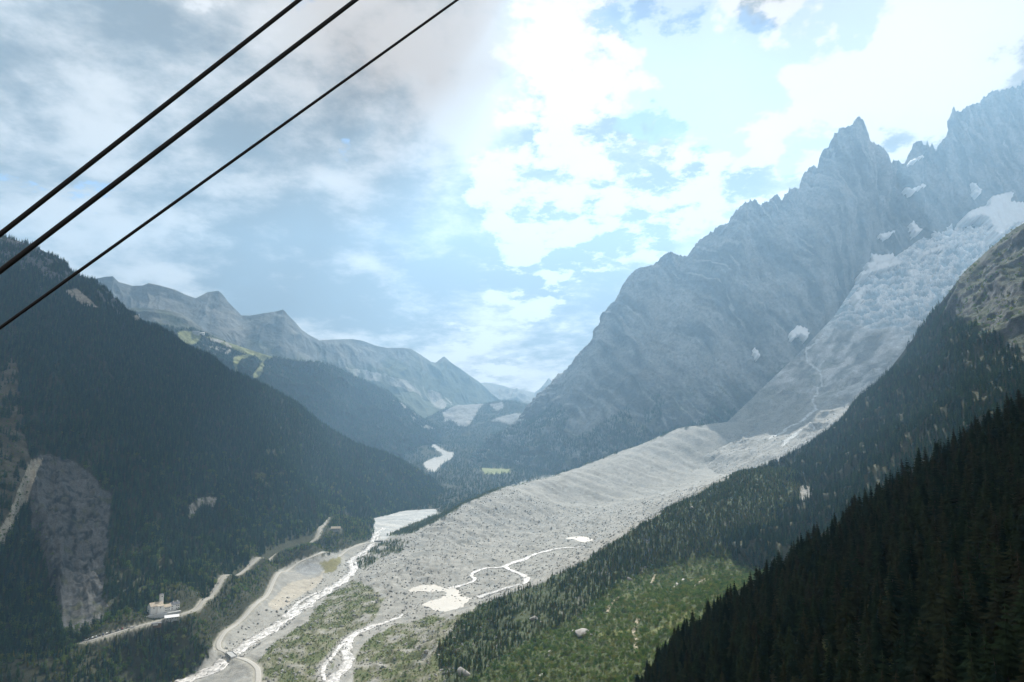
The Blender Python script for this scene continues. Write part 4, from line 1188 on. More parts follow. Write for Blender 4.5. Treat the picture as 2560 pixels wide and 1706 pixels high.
def scatter(name, pts, size, meshes, tilt=0.05, squash=None):
    """a mass of plants or stones nobody could count, as one object"""
    n = len(pts)
    me = bpy.data.meshes.new(name)
    me.vertices.add(n)
    me.vertices.foreach_set('co', np.ascontiguousarray(pts, np.float32).ravel())
    rg = np.random.default_rng(len(name) + n)
    rot = np.stack([rg.normal(0, tilt, n), rg.normal(0, tilt, n), rg.uniform(0, 6.283, n)], -1)
    sc = np.stack([size * rg.uniform(.85, 1.2, n), size * rg.uniform(.85, 1.2, n), size], -1)
    for nm, arr in (('rot', rot), ('scl', sc)):
        at = me.attributes.new(nm, 'FLOAT_VECTOR', 'POINT')
        at.data.foreach_set('vector', np.ascontiguousarray(arr, np.float32).ravel())
    at = me.attributes.new('which', 'INT', 'POINT')
    at.data.foreach_set('value', rg.integers(0, len(meshes), n).astype(np.int32))
    o = link(me, name)
    o['kind'] = 'stuff'
    ng = bpy.data.node_groups.new(name + '_nodes', 'GeometryNodeTree')
    ng.interface.new_socket('Geometry', in_out='INPUT', socket_type='NodeSocketGeometry')
    ng.interface.new_socket('Geometry', in_out='OUTPUT', socket_type='NodeSocketGeometry')
    N_ = ng.nodes; L = ng.links.new
    gi = N_.new('NodeGroupInput'); go = N_.new('NodeGroupOutput')
    jn = N_.new('GeometryNodeJoinGeometry')
    for m in reversed(meshes):
        oi = N_.new('GeometryNodeObjectInfo')
        oi.inputs['Object'].default_value = pobj(m)
        oi.inputs['As Instance'].default_value = True
        L(oi.outputs['Geometry'], jn.inputs[0])
    ip = N_.new('GeometryNodeInstanceOnPoints')
    ip.inputs['Pick Instance'].default_value = True
    def attr(nm, typ):
        a = N_.new('GeometryNodeInputNamedAttribute'); a.data_type = typ
        a.inputs['Name'].default_value = nm
        return [q for q in a.outputs if q.name == 'Attribute' and q.enabled][0]
    L(gi.outputs[0], ip.inputs['Points']); L(jn.outputs[0], ip.inputs['Instance'])
    L(attr('which', 'INT'), ip.inputs['Instance Index'])
    L(attr('rot', 'FLOAT_VECTOR'), ip.inputs['Rotation'])
    L(attr('scl', 'FLOAT_VECTOR'), ip.inputs['Scale'])
    L(ip.outputs[0], go.inputs[0])
    md = o.modifiers.new('instances', 'NODES')
    md.node_group = ng
    return o

def sample(P, weight, per_m2, frame=(-300, 2750, -60, 2050), seed=1, maxn=90000):
    """random places on a terrain, as many to the square metre as asked, where they can be seen"""
    rg = np.random.default_rng(seed)
    w = np.asarray(weight, float)
    px, py = proj(P)
    w = w * ((px > frame[0]) & (px < frame[1]) & (py > frame[2]) & (py < frame[3]))
    a, b, c_, d = P[:-1, :-1], P[:-1, 1:], P[1:, 1:], P[1:, :-1]
    area = 0.5 * np.linalg.norm(np.cross(c_ - a, d - b), axis=-1)
    wf = (w[:-1, :-1] + w[:-1, 1:] + w[1:, 1:] + w[1:, :-1]) / 4 * area
    tot = wf.sum()
    n = int(min(tot * per_m2, maxn))
    if n < 1: return np.zeros((0, 3))
    f = rg.choice(wf.size, n, p=(wf / tot).ravel())
    i, j = np.unravel_index(f, wf.shape)
    u, v_ = rg.random((2, n, 1))
    return (a[i, j] * (1 - u) + b[i, j] * u) * (1 - v_) + (d[i, j] * (1 - u) + c_[i, j] * u) * v_

def rs(n, lo, hi, seed=0, p=1.6):
    return lo + (hi - lo) * np.random.default_rng(seed + n).random(n) ** p

def below_road(pts, size, keep=("road", "track"), base=1.5):
    """trees on the viewer's side of a road stay low enough to leave it in view"""
    lim = np.full(len(pts), 99.0)
    for n_ in keep:
        d, hz = seg_dist(pts[:, :2], LAID[n_][0])
        lim = np.minimum(lim, np.where(d < 90, base + 0.2 * np.maximum(d - 4, 0) + 0.8 * np.maximum(hz - pts[:, 2], 0), 99))
    return np.minimum(size, np.maximum(lim, 1.2))

# ------------------------------------------------------------------ woods
dens = np.clip(0.75 + 0.6 * fbm(LEFT / 60.0 + 2, 3), 0.1, 1.3) * ~LEFT_BARE
lv = np.arange(LEFT.shape[0]); dens *= ((lv > 4) & (lv < LEFT.shape[0] - 5))[:, None]
px, py = proj(LEFT)
dens = np.where(region(LEFT, RAVINE, 10, 0.01), dens * 1.2, dens)
dens *= np.clip(1.15 - smooth(640, 540, py) , .2, 1.2)
p = sample(LEFT, dens, 0.030, seed=2)
scatter('forest_left_mountain', p, rs(len(p), 9, 21, 3, 1.1), FOREST)
p = sample(LEFT, (LEFT_BARE & ~region(LEFT, CLIFF, 9, 0.02) | (dens > .9)) * 1.0, 0.006, seed=3)
scatter('undergrowth_left_mountain', p, rs(len(p), 3, 7, 4), BUSH)

px, py = proj(LEFT)
p = sample(LEFT, ~LEFT_BARE * smooth(1080, 1350, py) * (fbm(LEFT / 80.0 + 66, 3) > .05) * (lv < LEFT.shape[0] - 5)[:, None], 0.012, seed=67)
scatter('shrubbery_left_mountain_broadleaf', p, rs(len(p), 6, 12, 67), BROAD)
M_ = VAL_MASK
clear = (M_['rd'] > 2.0) & (M_['wd'] > 3.0)
YV = VAL[..., 1]
BLD = [(405, 1525, 30), (418, 1548, 18), (836, 1326, 20), (384, 1560, 10)]
for bx, by, br in BLD:
    clear &= ~((np.abs(M_['px'] - bx) < br * 1.1) & (M_['py'] > by - br * .3) & (M_['py'] < by + br * .5))
wn = fbm(VAL / 45.0 + 60, 3)
p = sample(VAL, M_['woods'] * clear * (M_['rd'] > 5) * (wn > -.2), 0.03, seed=5)
scatter('forest_river_bank', p, below_road(p, rs(len(p), 6, 15, 5, 1.2)), FOREST + YOUNG[:1])
p = sample(VAL, M_['woods'] * clear * (M_['rd'] > 12) * (wn < 0.15), 0.018, seed=6)
scatter('shrubbery_river_bank', p, below_road(p, rs(len(p), 4, 9, 6)), BROAD + BUSH)
p = sample(VAL, M_['woods'] * clear * (M_['rd'] > 2.5) * (M_['rd'] < 18), 0.03, seed=66)
scatter('shrubbery_roadside', p, rs(len(p), 1.5, 3.5, 66), BUSH + DRY)
p = sample(VAL, M_['rmor'] * clear * np.clip(.55 + wn + .5 * smooth(1300, 1600, M_['px']), 0, 1.4), 0.055, seed=7)
scatter('forest_moraine', p, rs(len(p), 3.5, 11, 7, 1.3), YOUNG + FOREST[:1])
p = sample(VAL, M_['rmor'] * clear * np.clip(.8 - wn, 0, 1), 0.035, seed=8)
scatter('shrubbery_moraine', p, rs(len(p), 1.5, 4.5, 8), BUSH + DRY)
p = sample(VAL, M_['trough'] * clear * np.clip(.8 + .8 * fbm(VAL / 25.0 + 33, 3), .1, 1.4), 0.07, seed=9)
scatter('shrubbery_hollow', p, rs(len(p), 2.0, 7.0, 9), BUSH + BROAD)
p = sample(VAL, M_['trough'] * clear, 0.014, seed=10)
scatter('weeds_hollow', p, rs(len(p), 1.5, 4.0, 10), DRY)
p = sample(VAL, M_['hummock'] * clear * smooth(-.45, .1, M_['vgn']), 0.075, seed=11)
scatter('shrubbery_gravel', p, rs(len(p), 1.0, 3.6, 11), BUSH + DRY + YOUNG[:1])
p = sample(VAL, (M_['outer'] | M_['toe'] * (M_['vgn'] > -.1)) * clear, 0.05, seed=12)
scatter('forest_moraine_back', p, rs(len(p), 3, 9, 12), YOUNG)
# young trees along the bare crest
q = []
for a, b in zip(CREST[3:-3], CREST[4:-2]):
    for t in RNG.random(46):
        s = a + (b - a) * t + np.array([-.753, .658, 0]) * RNG.uniform(1, 16)
        q.append(s)
q = np.array(q); q[:, 2] = ground(q[:, :2]) - 0.3
scatter('treeline_moraine_crest', q, rs(len(q), 3, 8.5, 13), YOUNG + BUSH[:1])
p = sample(VAL, M_['upper'] * (fbm(VAL / 150.0 + 5, 3) > -.35), 0.02, seed=14)
scatter('forest_upper_valley', p, rs(len(p), 12, 22, 14, 1.1), FARFIR)
# flank with ski runs, old moraine, foot of the massif
p = sample(GRID['mountain_flank'], ~FLANK_CLEAR * 1.0, 0.010, seed=15, maxn=40000)
scatter('forest_flank', p, rs(len(p), 13, 22, 15, 1.1), FARFIR)
p = sample(GRID['hill_valley_head'], ~MORAINE_BARE * 1.0, 0.006, seed=16, maxn=15000)
scatter('forest_valley_head', p, rs(len(p), 12, 20, 16, 1.1), FARFIR)
mw = region(MASSIF, [(1080, 1220), (1180, 1120), (1260, 1070), (1330, 1040), (1390, 1010), (1425, 1030), (1405, 1090), (1440, 1095), (1490, 1068), (1530, 1045), (1573, 1015), (1582, 1056), (1640, 1082), (1697, 1062), (1720, 1120), (1500, 1250), (1200, 1260)], 12, 0.004)
mw |= region(MASSIF, [(1700, 1075), (1760, 1040), (1800, 1020), (1850, 1030), (1870, 1050), (1820, 1080), (1740, 1090)], 12, 0.006)
mw |= region(MASSIF, [(1600, 1020), (1640, 980), (1660, 1000), (1650, 1060), (1620, 1060)], 14, 0.006) & (fbm(MASSIF / 70.0, 3) > -.05)
p = sample(MASSIF, mw * (fbm(MASSIF / 90.0 + 9, 3) > -.3), 0.011, seed=17, maxn=26000)
scatter('forest_massif_foot', p, rs(len(p), 12, 22, 17, 1.1), FARFIR)
# spur
sv = np.arange(SPUR.shape[0])
sd = np.clip(.8 + .6 * fbm(SPUR / 60.0 + 21, 3), .1, 1.3) * ~SPUR_BARE * ((sv > 12) & (sv < SPUR.shape[0] - 6))[:, None]
p = sample(SPUR, sd, 0.026, seed=18)
scatter('forest_spur', p, rs(len(p), 9, 20, 18, 1.1), FOREST)
p = sample(SPUR, (SPUR_ROCKY > .4) * (fbm(SPUR / 40.0 + 50, 3) > .0) * (sv > 14)[:, None], 0.016, seed=19)
scatter('shrubbery_spur_rock', p, rs(len(p), 2, 9, 19, 2.5), FOREST[:2] + BUSH)

# ------------------------------------------------------------------ stones
p = sample(VAL, (M_['debris'] | M_['gravel'] | M_['hummock']) * (M_['rd'] > 1) * (M_['wd'] > -1.0) * np.clip(.5 + fbm(VAL / 40.0 + 44, 3) * 1.2, .02, 1.5) * (YV < 2300), 0.05, seed=20, maxn=70000)
scatter('rubble_debris', p, rs(len(p), .8, 7.0, 20, 5.0), STONE, 0.5)
p = sample(VAL, (np.abs(M_['wd']) < 5) * (YV < 2000), 0.09, seed=21, maxn=12000)
scatter('gravel_river', p, rs(len(p), .8, 4.2, 21, 2.6), STONE, 0.5)
p = sample(VAL, M_['debris'] * (YV >= 1900), 0.004, seed=22, maxn=9000)
scatter('rubble_upper_debris', p, rs(len(p), 1.5, 7, 22, 4.0), STONE, 0.5)
p = sample(VAL, M_['rmor'] * (fbm(VAL / 40.0 + 90, 3) > .2), 0.03, seed=23, maxn=8000)
scatter('rubble_moraine', p, rs(len(p), .8, 5, 23, 3.0), STONE, 0.5)
p = sample(GRID['glacier_terrain'], (proj(GRID['glacier_terrain'])[1] > 880) * 1.0, 0.004, seed=24, maxn=9000)
scatter('rubble_glacier_foreland', p, rs(len(p), 2, 9, 24, 4.0), STONE, 0.5)

# ------------------------------------------------------------------ roads and water
def ribbon(name, line, half, mat, up=0.12, kind='structure', wob=0.15, taper=(1, 1), label=None, cat=None, skirt=0.8, braid=0.0, side=0.0, seed=0.0):
    """a strip along a laid line, with a small edge going down into the ground"""
    n = len(line)
    line = line.copy()
    d = np.gradient(line[:, :2], axis=0)
    d /= np.linalg.norm(d, axis=1)[:, None] + 1e-9
    nrm = np.stack([-d[:, 1], d[:, 0]], -1)
    s = np.arange(n)
    if braid:
        line[:, :2] += nrm * (braid * (fbm(np.stack([s / 9.0, 0 * s + seed, 0 * s], -1), 3) * 2.2 + side))[:, None]
    k = np.linspace(taper[0], taper[1], n)
    a = half * k * (1 + wob * fbm(np.stack([s / 5.0, 0 * s, 0 * s], -1) + 3, 3) * 2)
    b = half * k * (1 + wob * fbm(np.stack([s / 5.0, 0 * s + 9, 0 * s], -1), 3) * 2)
    rows = []
    for t, dz in ((-1.02, -skirt), (-1, 0), (-.5, .05), (0, .08), (.5, .05), (1, 0), (1.02, -skirt)):
        w = np.where(t < 0, a, b) * t
        q = line.copy(); q[:, :2] += nrm * w[:, None]; q[:, 2] += up + dz
        rows.append(q)
    P = np.stack(rows, 1)
    o = link(mesh_np(name, P.reshape(-1, 3), grid_faces(n, 7)), name, mat)
    return tag(o, label, cat, kind=kind)

def water_mat(name, cols, scale, thr=(.35, .65), rough=0.35, bump=0.4):
    m, nt = new_mat(name)
    L = nt.links.new
    out = nd(nt, 'ShaderNodeOutputMaterial')
    b = nd(nt, 'ShaderNodeBsdfPrincipled', inp={'Roughness': rough})
    tc = nd(nt, 'ShaderNodeTexCoord')
    n = nd(nt, 'ShaderNodeTexNoise', inp={'Scale': scale, 'Detail': 6.0, 'Roughness': 0.7, 'Distortion': 0.6})
    L(tc.outputs['Object'], n.inputs['Vector'])
    cr = nd(nt, 'ShaderNodeValToRGB')
    e = cr.color_ramp.elements
    e[0].position, e[0].color = thr[0], (*cols[0], 1)
    e[1].position, e[1].color = thr[1], (*cols[1], 1)
    L(n.outputs['Fac'], cr.inputs[0]); L(cr.outputs[0], b.inputs['Base Color'])
    bp = nd(nt, 'ShaderNodeBump', inp={'Strength': 1.0, 'Distance': bump})
    L(n.outputs['Fac'], bp.inputs['Height']); L(bp.outputs[0], b.inputs['Normal'])
    L(b.outputs[0], out.inputs['Surface'])
    return m
M_rapids = water_mat('white_water', ((0.22, 0.21, 0.195), (0.66, 0.635, 0.60)), 0.13, (.40, .60), 0.5, 0.9)
M_pool = water_mat('milky_water', ((0.42, 0.385, 0.32), (0.54, 0.49, 0.42)), 0.03, (.3, .7), 0.4, 0.05)
M_track = plain_mat('gravel_track', (0.37, 0.355, 0.32), 0.95, 0.16, 0.6, 0, 0.1)
M_asphalt = plain_mat('old_asphalt', (0.25, 0.24, 0.21), 0.9, 0.12, 0.5)
M_park = plain_mat('car_park_asphalt', (0.075, 0.077, 0.078), 0.9, 0.2, 0.7)
ribbon('river', LAID['river'][0], 6.0, M_rapids, -0.25, wob=.6, taper=(.6, 1.5), braid=5.0, side=-.5)
ribbon('river_braid', LAID['river'][0], 3.6, M_rapids, -0.30, wob=.8, taper=(.5, 1.6), braid=6.0, side=1.0, seed=31.0)
ribbon('river_arm', LAID['river2'][0], 5.0, M_rapids, -0.40, wob=.4, taper=(.6, .9))
ribbon('river_stream', LAID['stream'][0], 4.6, M_rapids, -0.25, wob=.7, taper=(.4, 1.7), braid=3.5, side=-.4, seed=5.0)
ribbon('river_stream_braid', LAID['stream'][0], 2.6, M_rapids, -0.30, wob=.8, taper=(.4, 1.7), braid=4.5, side=.9, seed=77.0)
ribbon('river_stream_arm', LAID['stream2'][0], 3.0, M_rapids, -0.40, wob=.5)
ribbon('river_rill_upper', LAID['rill_a'][0], 4.6, M_rapids, 0.05, wob=.8, braid=4.0, seed=9.0)
ribbon('river_rill_main', LAID['rill_b'][0], 5.6, M_rapids, 0.1, wob=.8, taper=(.6, 1.2), braid=4.0, seed=15.0)
ribbon('river_rill_braid', LAID['rill_b'][0], 3.0, M_rapids, 0.05, wob=.8, taper=(.6, 1.2), braid=6.0, side=.6, seed=50.0)
ribbon('road_gravel_track', LAID['track'][0], 3.7, M_track, 0.0, wob=.1)
ribbon('road', LAID['road'][0], 3.0, M_asphalt, 0.05, wob=.0)
def sheet(name, pw, z, mat):
    """flat water inside a world outline"""
    bm = bmesh.new()
    vs = [bm.verts.new((p[0], p[1], z)) for p in pw]
    f = bm.faces.new(vs)
    if f.normal.z < 0: f.normal_flip()
    bmesh.ops.triangulate(bm, faces=[f])
    me = bpy.data.meshes.new(name); bm.to_mesh(me); bm.free()
    return tag(link(me, name, mat), kind='structure')
def rounded(pw, k=2):
    for _ in range(k):
        a, b = pw, np.roll(pw, -1, 0)
        pw = np.stack([a * .75 + b * .25, a * .25 + b * .75], 1).reshape(-1, pw.shape[1])
    return pw
def ragged(pw, amp=3.2):
    q = np.concatenate([np.stack([pw * (1 - t) + np.roll(pw, -1, 0) * t], 1) for t in (0, .2, .4, .6, .8)], 1).reshape(-1, 3)
    q = q.copy(); q[:, 0] += amp * fbm(q / 11.0, 3) * 2; q[:, 1] += amp * 1.6 * fbm(q / 11.0 + 40, 3) * 2
    return q
sheet('lake_pool', ragged(POOLW['pool'][0]), POOLW['pool'][1] - 0.2, M_pool)
sheet('lake_pool_upper', rounded(POOLW['pool2'][0]), POOLW['pool2'][1] - 0.2, M_pool)
# footpaths and becks in the green hollow
M_path = plain_mat('trodden_path', (0.33, 0.29, 0.2), 0.95, 0.2, 1.0)
def surf_line(line, names, step=4.0):
    q = []
    for a in line:
        h = cast(a[0], a[1], names)
        if h is not None: q.append(np.array(h[0]))
    p = np.array(q)
    d = np.concatenate([[0], np.cumsum(np.linalg.norm(np.diff(p[:, :2], axis=0), axis=1))])
    t = np.arange(0, d[-1], step)
    xy = np.stack([np.interp(t, d, p[:, 0]), np.interp(t, d, p[:, 1])], -1)
    z = np.array([drop(x, y, names) or 0 for x, y in xy])
    for _ in range(2): z = np.convolve(np.pad(z, 1, 'edge'), np.ones(3) / 3, 'valid')
    return np.concatenate([xy, z[:, None]], 1)
for nm, ln, hw, mt in (('path', [(1518, 1532), (1528, 1512), (1548, 1493)], 2.0, M_path), ('path', [(1628, 1460), (1636, 1442), (1640, 1436)], 1.8, M_path),
                       ('path', [(1588, 1640), (1590, 1620), (1593, 1603), (1584, 1582), (1592, 1560), (1597, 1545)], 2.6, M_path), ('path', [(1722, 1484), (1742, 1462), (1764, 1446)], 2.2, M_path),
                       ('river_beck', [(1672, 1482), (1680, 1472), (1692, 1462), (1712, 1447)], 2.0, M_rapids), ('river_beck', [(1383, 1650), (1374, 1640), (1375, 1630), (1387, 1622)], 1.8, M_rapids),
                       ('river_beck', [(1328, 1706), (1345, 1695), (1360, 1684)], 1.6, M_rapids), ('river_beck', [(1478, 1590), (1482, 1582)], 2.0, M_rapids)):
    l = surf_line(ln, ['valley', 'mountain_spur'])
    if len(l) > 3: ribbon(nm, l, hw, mt, 1.1, wob=.25, skirt=2.0)

# ------------------------------------------------------------------ snow on the rock
M_snow = plain_mat('old_snow', (0.88, 0.89, 0.90), 0.7, 0.07, 0.03)
def patch(poly, names, label, cat='snow patch', name='snow_patch', step=2.0, lift=16.0, mat=None, group='snow patches on the rock'):
    poly = np.array(poly, float)
    lo, hi = poly.min(0), poly.max(0)
    xs = np.arange(lo[0] - step, hi[0] + 2 * step, step); ys = np.arange(lo[1] - step, hi[1] + 2 * step, step)
    gx, gy = np.meshgrid(xs, ys)
    ins = inpoly(gx + 1.5 * np.sin(gy * .7), gy + 1.5 * np.sin(gx * .6), poly)
    V, idx = [], -np.ones(gx.shape, int)
    for i in range(gx.shape[0]):
        for j in range(gx.shape[1]):
            if not ins[i, j]: continue
            h = cast(gx[i, j], gy[i, j], names)
            if h is None: continue
            n = h[1] if h[1].z > 0 else -h[1]
            idx[i, j] = len(V)
            vd = (Vector((0, 0, CAM_H)) - h[0]).normalized()
            out = lift + 0.8 * (gy[i, j] - lo[1]) / F * h[3]          # drifts lie less steep than the rock behind them
            V.append(h[0] + vd * out)
    Fc = []
    for i in range(gx.shape[0] - 1):
        for j in range(gx.shape[1] - 1):
            q = (idx[i, j], idx[i, j + 1], idx[i + 1, j + 1], idx[i + 1, j])
            if min(q) >= 0:
                dd = [V[k].y for k in q]
                if max(dd) - min(dd) < 400: Fc.append(q)
    if not Fc: return None
    bm = bmesh.new()
    bv = [bm.verts.new(v) for v in V]
    for q in Fc: bm.faces.new([bv[k] for k in q])
    bmesh.ops.delete(bm, geom=[v for v in bm.verts if not v.link_faces], context='VERTS')
    edges = [e for e in bm.edges if len(e.link_faces) == 1]
    r = bmesh.ops.extrude_edge_only(bm, edges=edges)         # the rim goes back into the rock
    for v in [g for g in r['geom'] if isinstance(g, bmesh.types.BMVert)]:
        v.co += Vector((0, lift * 4 + 40, -lift * 1.4 - 12))
    for f in bm.faces: f.smooth = True
    me = bpy.data.meshes.new(name); bm.to_mesh(me); bm.free()
    return tag(link(me, name, mat or M_snow), label, cat, group)
def zA(l): return z2(l, 1860, 500, 2.529)
def zB(l): return z2(l, 1860, 180, 3.016)
MG = ['massif', 'glacier_terrain']
patch(zA([(730, 450), (790, 440), (770, 395), (820, 390), (800, 335), (870, 345), (940, 335), (970, 365), (1015, 400), (900, 435), (820, 455), (750, 480)]), MG, 'broad domed snowfield on the upper edge of the blue ice fall')
patch(zA([(690, 590), (750, 560), (770, 520), (775, 560), (745, 620), (785, 635), (740, 648), (705, 625)]), MG, 'hook-shaped snow strip at the foot of the rock wall beside the ice fall')
patch(zA([(850, 215), (965, 188), (930, 222), (895, 243), (868, 238)]), MG, 'small wedge of snow high above the domed snowfield')
patch(zA([(1055, 145), (1075, 125), (1105, 170), (1145, 187), (1110, 202), (1090, 218), (1065, 170)]), MG, 'arrow-shaped snow patch in a gully beside a dark rock rib')
patch(zA([(1118, 335), (1180, 308), (1220, 278), (1310, 290), (1290, 302), (1200, 332), (1125, 358)]), MG, 'long sloping snow bank along the top of the ice fall')
patch(zA([(1333, 250), (1405, 248), (1405, 272), (1333, 278)]), MG, 'short snow bank joining the top of the ice fall')
patch(zB([(1660, 1110), (1700, 1050), (1790, 1010), (1850, 1010), (1860, 940), (1960, 910), (2030, 895), (2040, 930), (2010, 970), (2130, 980), (2130, 1130), (2050, 1145), (1940, 1235), (1890, 1205), (1850, 1100), (1800, 1080), (1740, 1100)]), MG, 'large bright hanging glacier above the dark rocky spur', 'glacier', 'hanging_glacier', 2.5, 20.0, None, None)
patch(zB([(1595, 1153), (1668, 1153), (1685, 1192), (1615, 1192)]), MG, 'small square snow patch left of a rounded dark rock')
patch(zB([(1205, 885), (1240, 862), (1270, 880), (1340, 845), (1375, 835), (1375, 862), (1310, 882), (1290, 903), (1255, 892)]), MG, 'thin winged snow band below the pinnacles')
patch(zB([(1705, 828), (1750, 836), (1798, 890), (1792, 918), (1738, 912), (1725, 885), (1770, 885)]), MG, 'curled snow patch below the tall rock tower')
patch(zB([(1245, 667), (1300, 648), (1350, 618), (1365, 640), (1310, 662), (1260, 680)]), MG, 'slanting snow ledge directly under the pinnacles')
patch(zA([(290, 840), (340, 788), (400, 808), (418, 850), (400, 878), (370, 850), (340, 855), (305, 888)]), MG, 'isolated white snow patch at the foot of the big rock wall')
patch(zA([(62, 928), (88, 945), (113, 998), (82, 984), (62, 968)]), MG, 'small slanting snow sliver low on the grassy rock wall')

# ------------------------------------------------------------------ boulders
BSH = [proto(f'boulder_shape{k}', stone(200 + k, 3, .75, .1), M_boulder) for k in range(5)]
def boulder(px_, py_, wpx, label, k=0, sq=1.0):
    h = cast(px_, py_, ['valley', 'mountain_spur'])
    d = h[0].y
    w = wpx * d / F * 1.02
    o = link(BSH[k % 5], 'boulder')
    o.location = h[0] + Vector((0, 0, w * .12))
    o.scale = (w, w * .9, w * sq)
    o.rotation_euler = (0.1 * k, 0.05 * k, 1.3 * k)
    tag(o, label, 'boulder', 'large boulders on the valley ground')
boulder(1459, 1588, 40, 'largest pale boulder, lying in the green shrubs of the hollow', 0)
boulder(1436, 1580, 15, 'small grey boulder touching the side of the largest boulder', 1)
boulder(1334, 1550, 19, 'reddish block on the shrubby moraine foot above the yellow bushes', 2)
boulder(1352, 1558, 10, 'small round rock just below the reddish block', 3)
boulder(1573, 1450, 15, 'grey boulder at the bottom of the stony gully by the hollow', 4)
boulder(1560, 1445, 11, 'lighter rock beside the grey boulder at the gully mouth', 1)
boulder(1605, 1433, 10, 'single pale rock at the wood edge above the footpath', 2)
boulder(1729, 1272, 15, 'pale boulder among conifers high on the wooded moraine', 3)
boulder(1159, 1688, 34, 'big cracked block on the grassy ground at the bottom edge', 4, 1.2)
boulder(1134, 1597, 14, 'long pale rock on the stony ground above the big cracked block', 0, .6)
boulder(1028, 1436, 9, 'dark upright block alone on the grey debris plain', 1, 1.4)
boulder(1065, 1630, 12, 'round stone beside the second stream bank', 2)
boulder(1242, 1595, 10, 'pale rock at the foot of the grey scarp in the shrubs', 3)
boulder(700, 1650, 12, 'grey rock on the grassy bank near the gravel track bend', 4)

# ------------------------------------------------------------------ buildings
M_white = plain_mat('white_render', (0.80, 0.79, 0.76), 0.9, 0.06, 0.6)
M_grey = plain_mat('grey_render', (0.42, 0.43, 0.44), 0.9, 0.08, 0.6)
M_stoneroof = plain_mat('stone_slab_roof', (0.40, 0.34, 0.26), 0.9, 0.25, 0.8)
M_slate = plain_mat('slate_roof', (0.11, 0.115, 0.125), 0.85, 0.2, 0.8)
M_tin = plain_mat('white_metal_roof', (0.80, 0.80, 0.80), 0.45, 0.04, 0.5)
M_glass = plain_mat('dark_window', (0.02, 0.025, 0.03), 0.15)
M_wood = plain_mat('weathered_wood', (0.16, 0.10, 0.06), 0.9, 0.2, 2.0)
M_conc = plain_mat('concrete', (0.36, 0.36, 0.35), 0.95, 0.12, 0.5)
M_bluegrey = plain_mat('blue_grey_facade', (0.24, 0.33, 0.38), 0.9, 0.08, 0.5)

def box_vf(x0, x1, y0, y1, z0, z1):
    return [(x0, y0, z0), (x1, y0, z0), (x1, y1, z0), (x0, y1, z0), (x0, y0, z1), (x1, y0, z1), (x1, y1, z1), (x0, y1, z1)], [(0, 3, 2, 1), (4, 5, 6, 7), (0, 1, 5, 4), (1, 2, 6, 5), (2, 3, 7, 6), (3, 0, 4, 7)]
def part(name, parent, mat, *shapes):
    V, Fc = [], []
    for v, f in shapes:
        k = len(V); V += v; Fc += [tuple(i + k for i in q) for q in f]
    me = bpy.data.meshes.new(name)
    me.from_pydata(V, [], Fc); me.update()
    return link(me, name, mat, parent)
def gable(x0, x1, y0, y1, z0, z1, over=0.5, th=0.3):
    """pitched roof, ridge along x: two sloping slabs with thickness"""
    ym = (y0 + y1) / 2
    a, b = x0 - over, x1 + over
    def slab(ya, yb, za, zb):
        return [(a, ya, za), (b, ya, za), (b, yb, zb), (a, yb, zb), (a, ya, za + th), (b, ya, za + th), (b, yb, zb + th), (a, yb, zb + th)], [(0, 3, 2, 1), (4, 5, 6, 7), (0, 1, 5, 4), (1, 2, 6, 5), (2, 3, 7, 6), (3, 0, 4, 7)]
    s = (z1 - z0) / (ym - y0)
    return slab(y0 - over, ym, z0 - over * s, z1), slab(y1 + over, ym, z0 - over * s, z1)
def gwall(x0, x1, y0, y1, z0, ze, zr):
    """walls with gable ends"""
    ym = (y0 + y1) / 2
    V = [(x0, y0, z0), (x1, y0, z0), (x1, y1, z0), (x0, y1, z0), (x0, y0, ze), (x1, y0, ze), (x1, y1, ze), (x0, y1, ze), (x0, ym, zr), (x1, ym, zr)]
    return V, [(0, 1, 5, 4), (2, 3, 7, 6), (1, 2, 6, 9, 5), (3, 0, 4, 8, 7), (4, 5, 9, 8), (6, 7, 8, 9), (0, 3, 2, 1)]
def window(parent, x, z, w=1.0, h=1.5, y=0.0, side='front'):
    t = .06
    if side == 'front':
        fr = part('window', parent, M_white, box_vf(x - w / 2 - .12, x + w / 2 + .12, y - t, y + .1, z - .12, z + h + .12))
        part('pane', fr, M_glass, box_vf(x - w / 2, x + w / 2, y - t - .03, y, z, z + h))
    else:
        fr = part('window', parent, M_white, box_vf(y - t, y + .1, x - w / 2 - .12, x + w / 2 + .12, z - .12, z + h + .12))
        part('pane', fr, M_glass, box_vf(y - t - .03, y, x - w / 2, x + w / 2, z, z + h))

def site(px_, py_, extra=0.0):
    h = cast(px_, py_, ['valley', 'mountain_left'])
    return h[0] + Vector((0, 0, extra))
ch = empty('church', site(376, 1538, 0.5), math.radians(44))
tag(ch, 'white sanctuary church with square bell tower on the wooded slope above the road', 'church')
part('terrace', ch, M_conc, box_vf(-16, 40, -9, 16, -14, 0.0))
part('terrace_wall', ch, M_grey, box_vf(-16, 20, -9.5, -9.05, -10, 1.0))
part('nave_wall', ch, M_white, gwall(0, 17, 0, 13, 0.01, 11, 15))
part('nave_roof', ch, M_stoneroof, *gable(0, 17, 0, 13, 11, 15, .7))
part('facade_wall', ch, M_bluegrey, box_vf(-.35, -.02, .6, 12.4, 0.02, 10.6))  # end wall darker and bluer than the other walls
for y_ in (1.2, 5.0, 8.0, 11.8):
    part('pilaster', ch, M_white, box_vf(-.95, -.36, y_ - .6, y_ + .6, 0.02, 10.4))
part('side_chapel_wall', ch, M_white, box_vf(8.5, 17.5, -2.6, -.02, -3.0, 10.2))
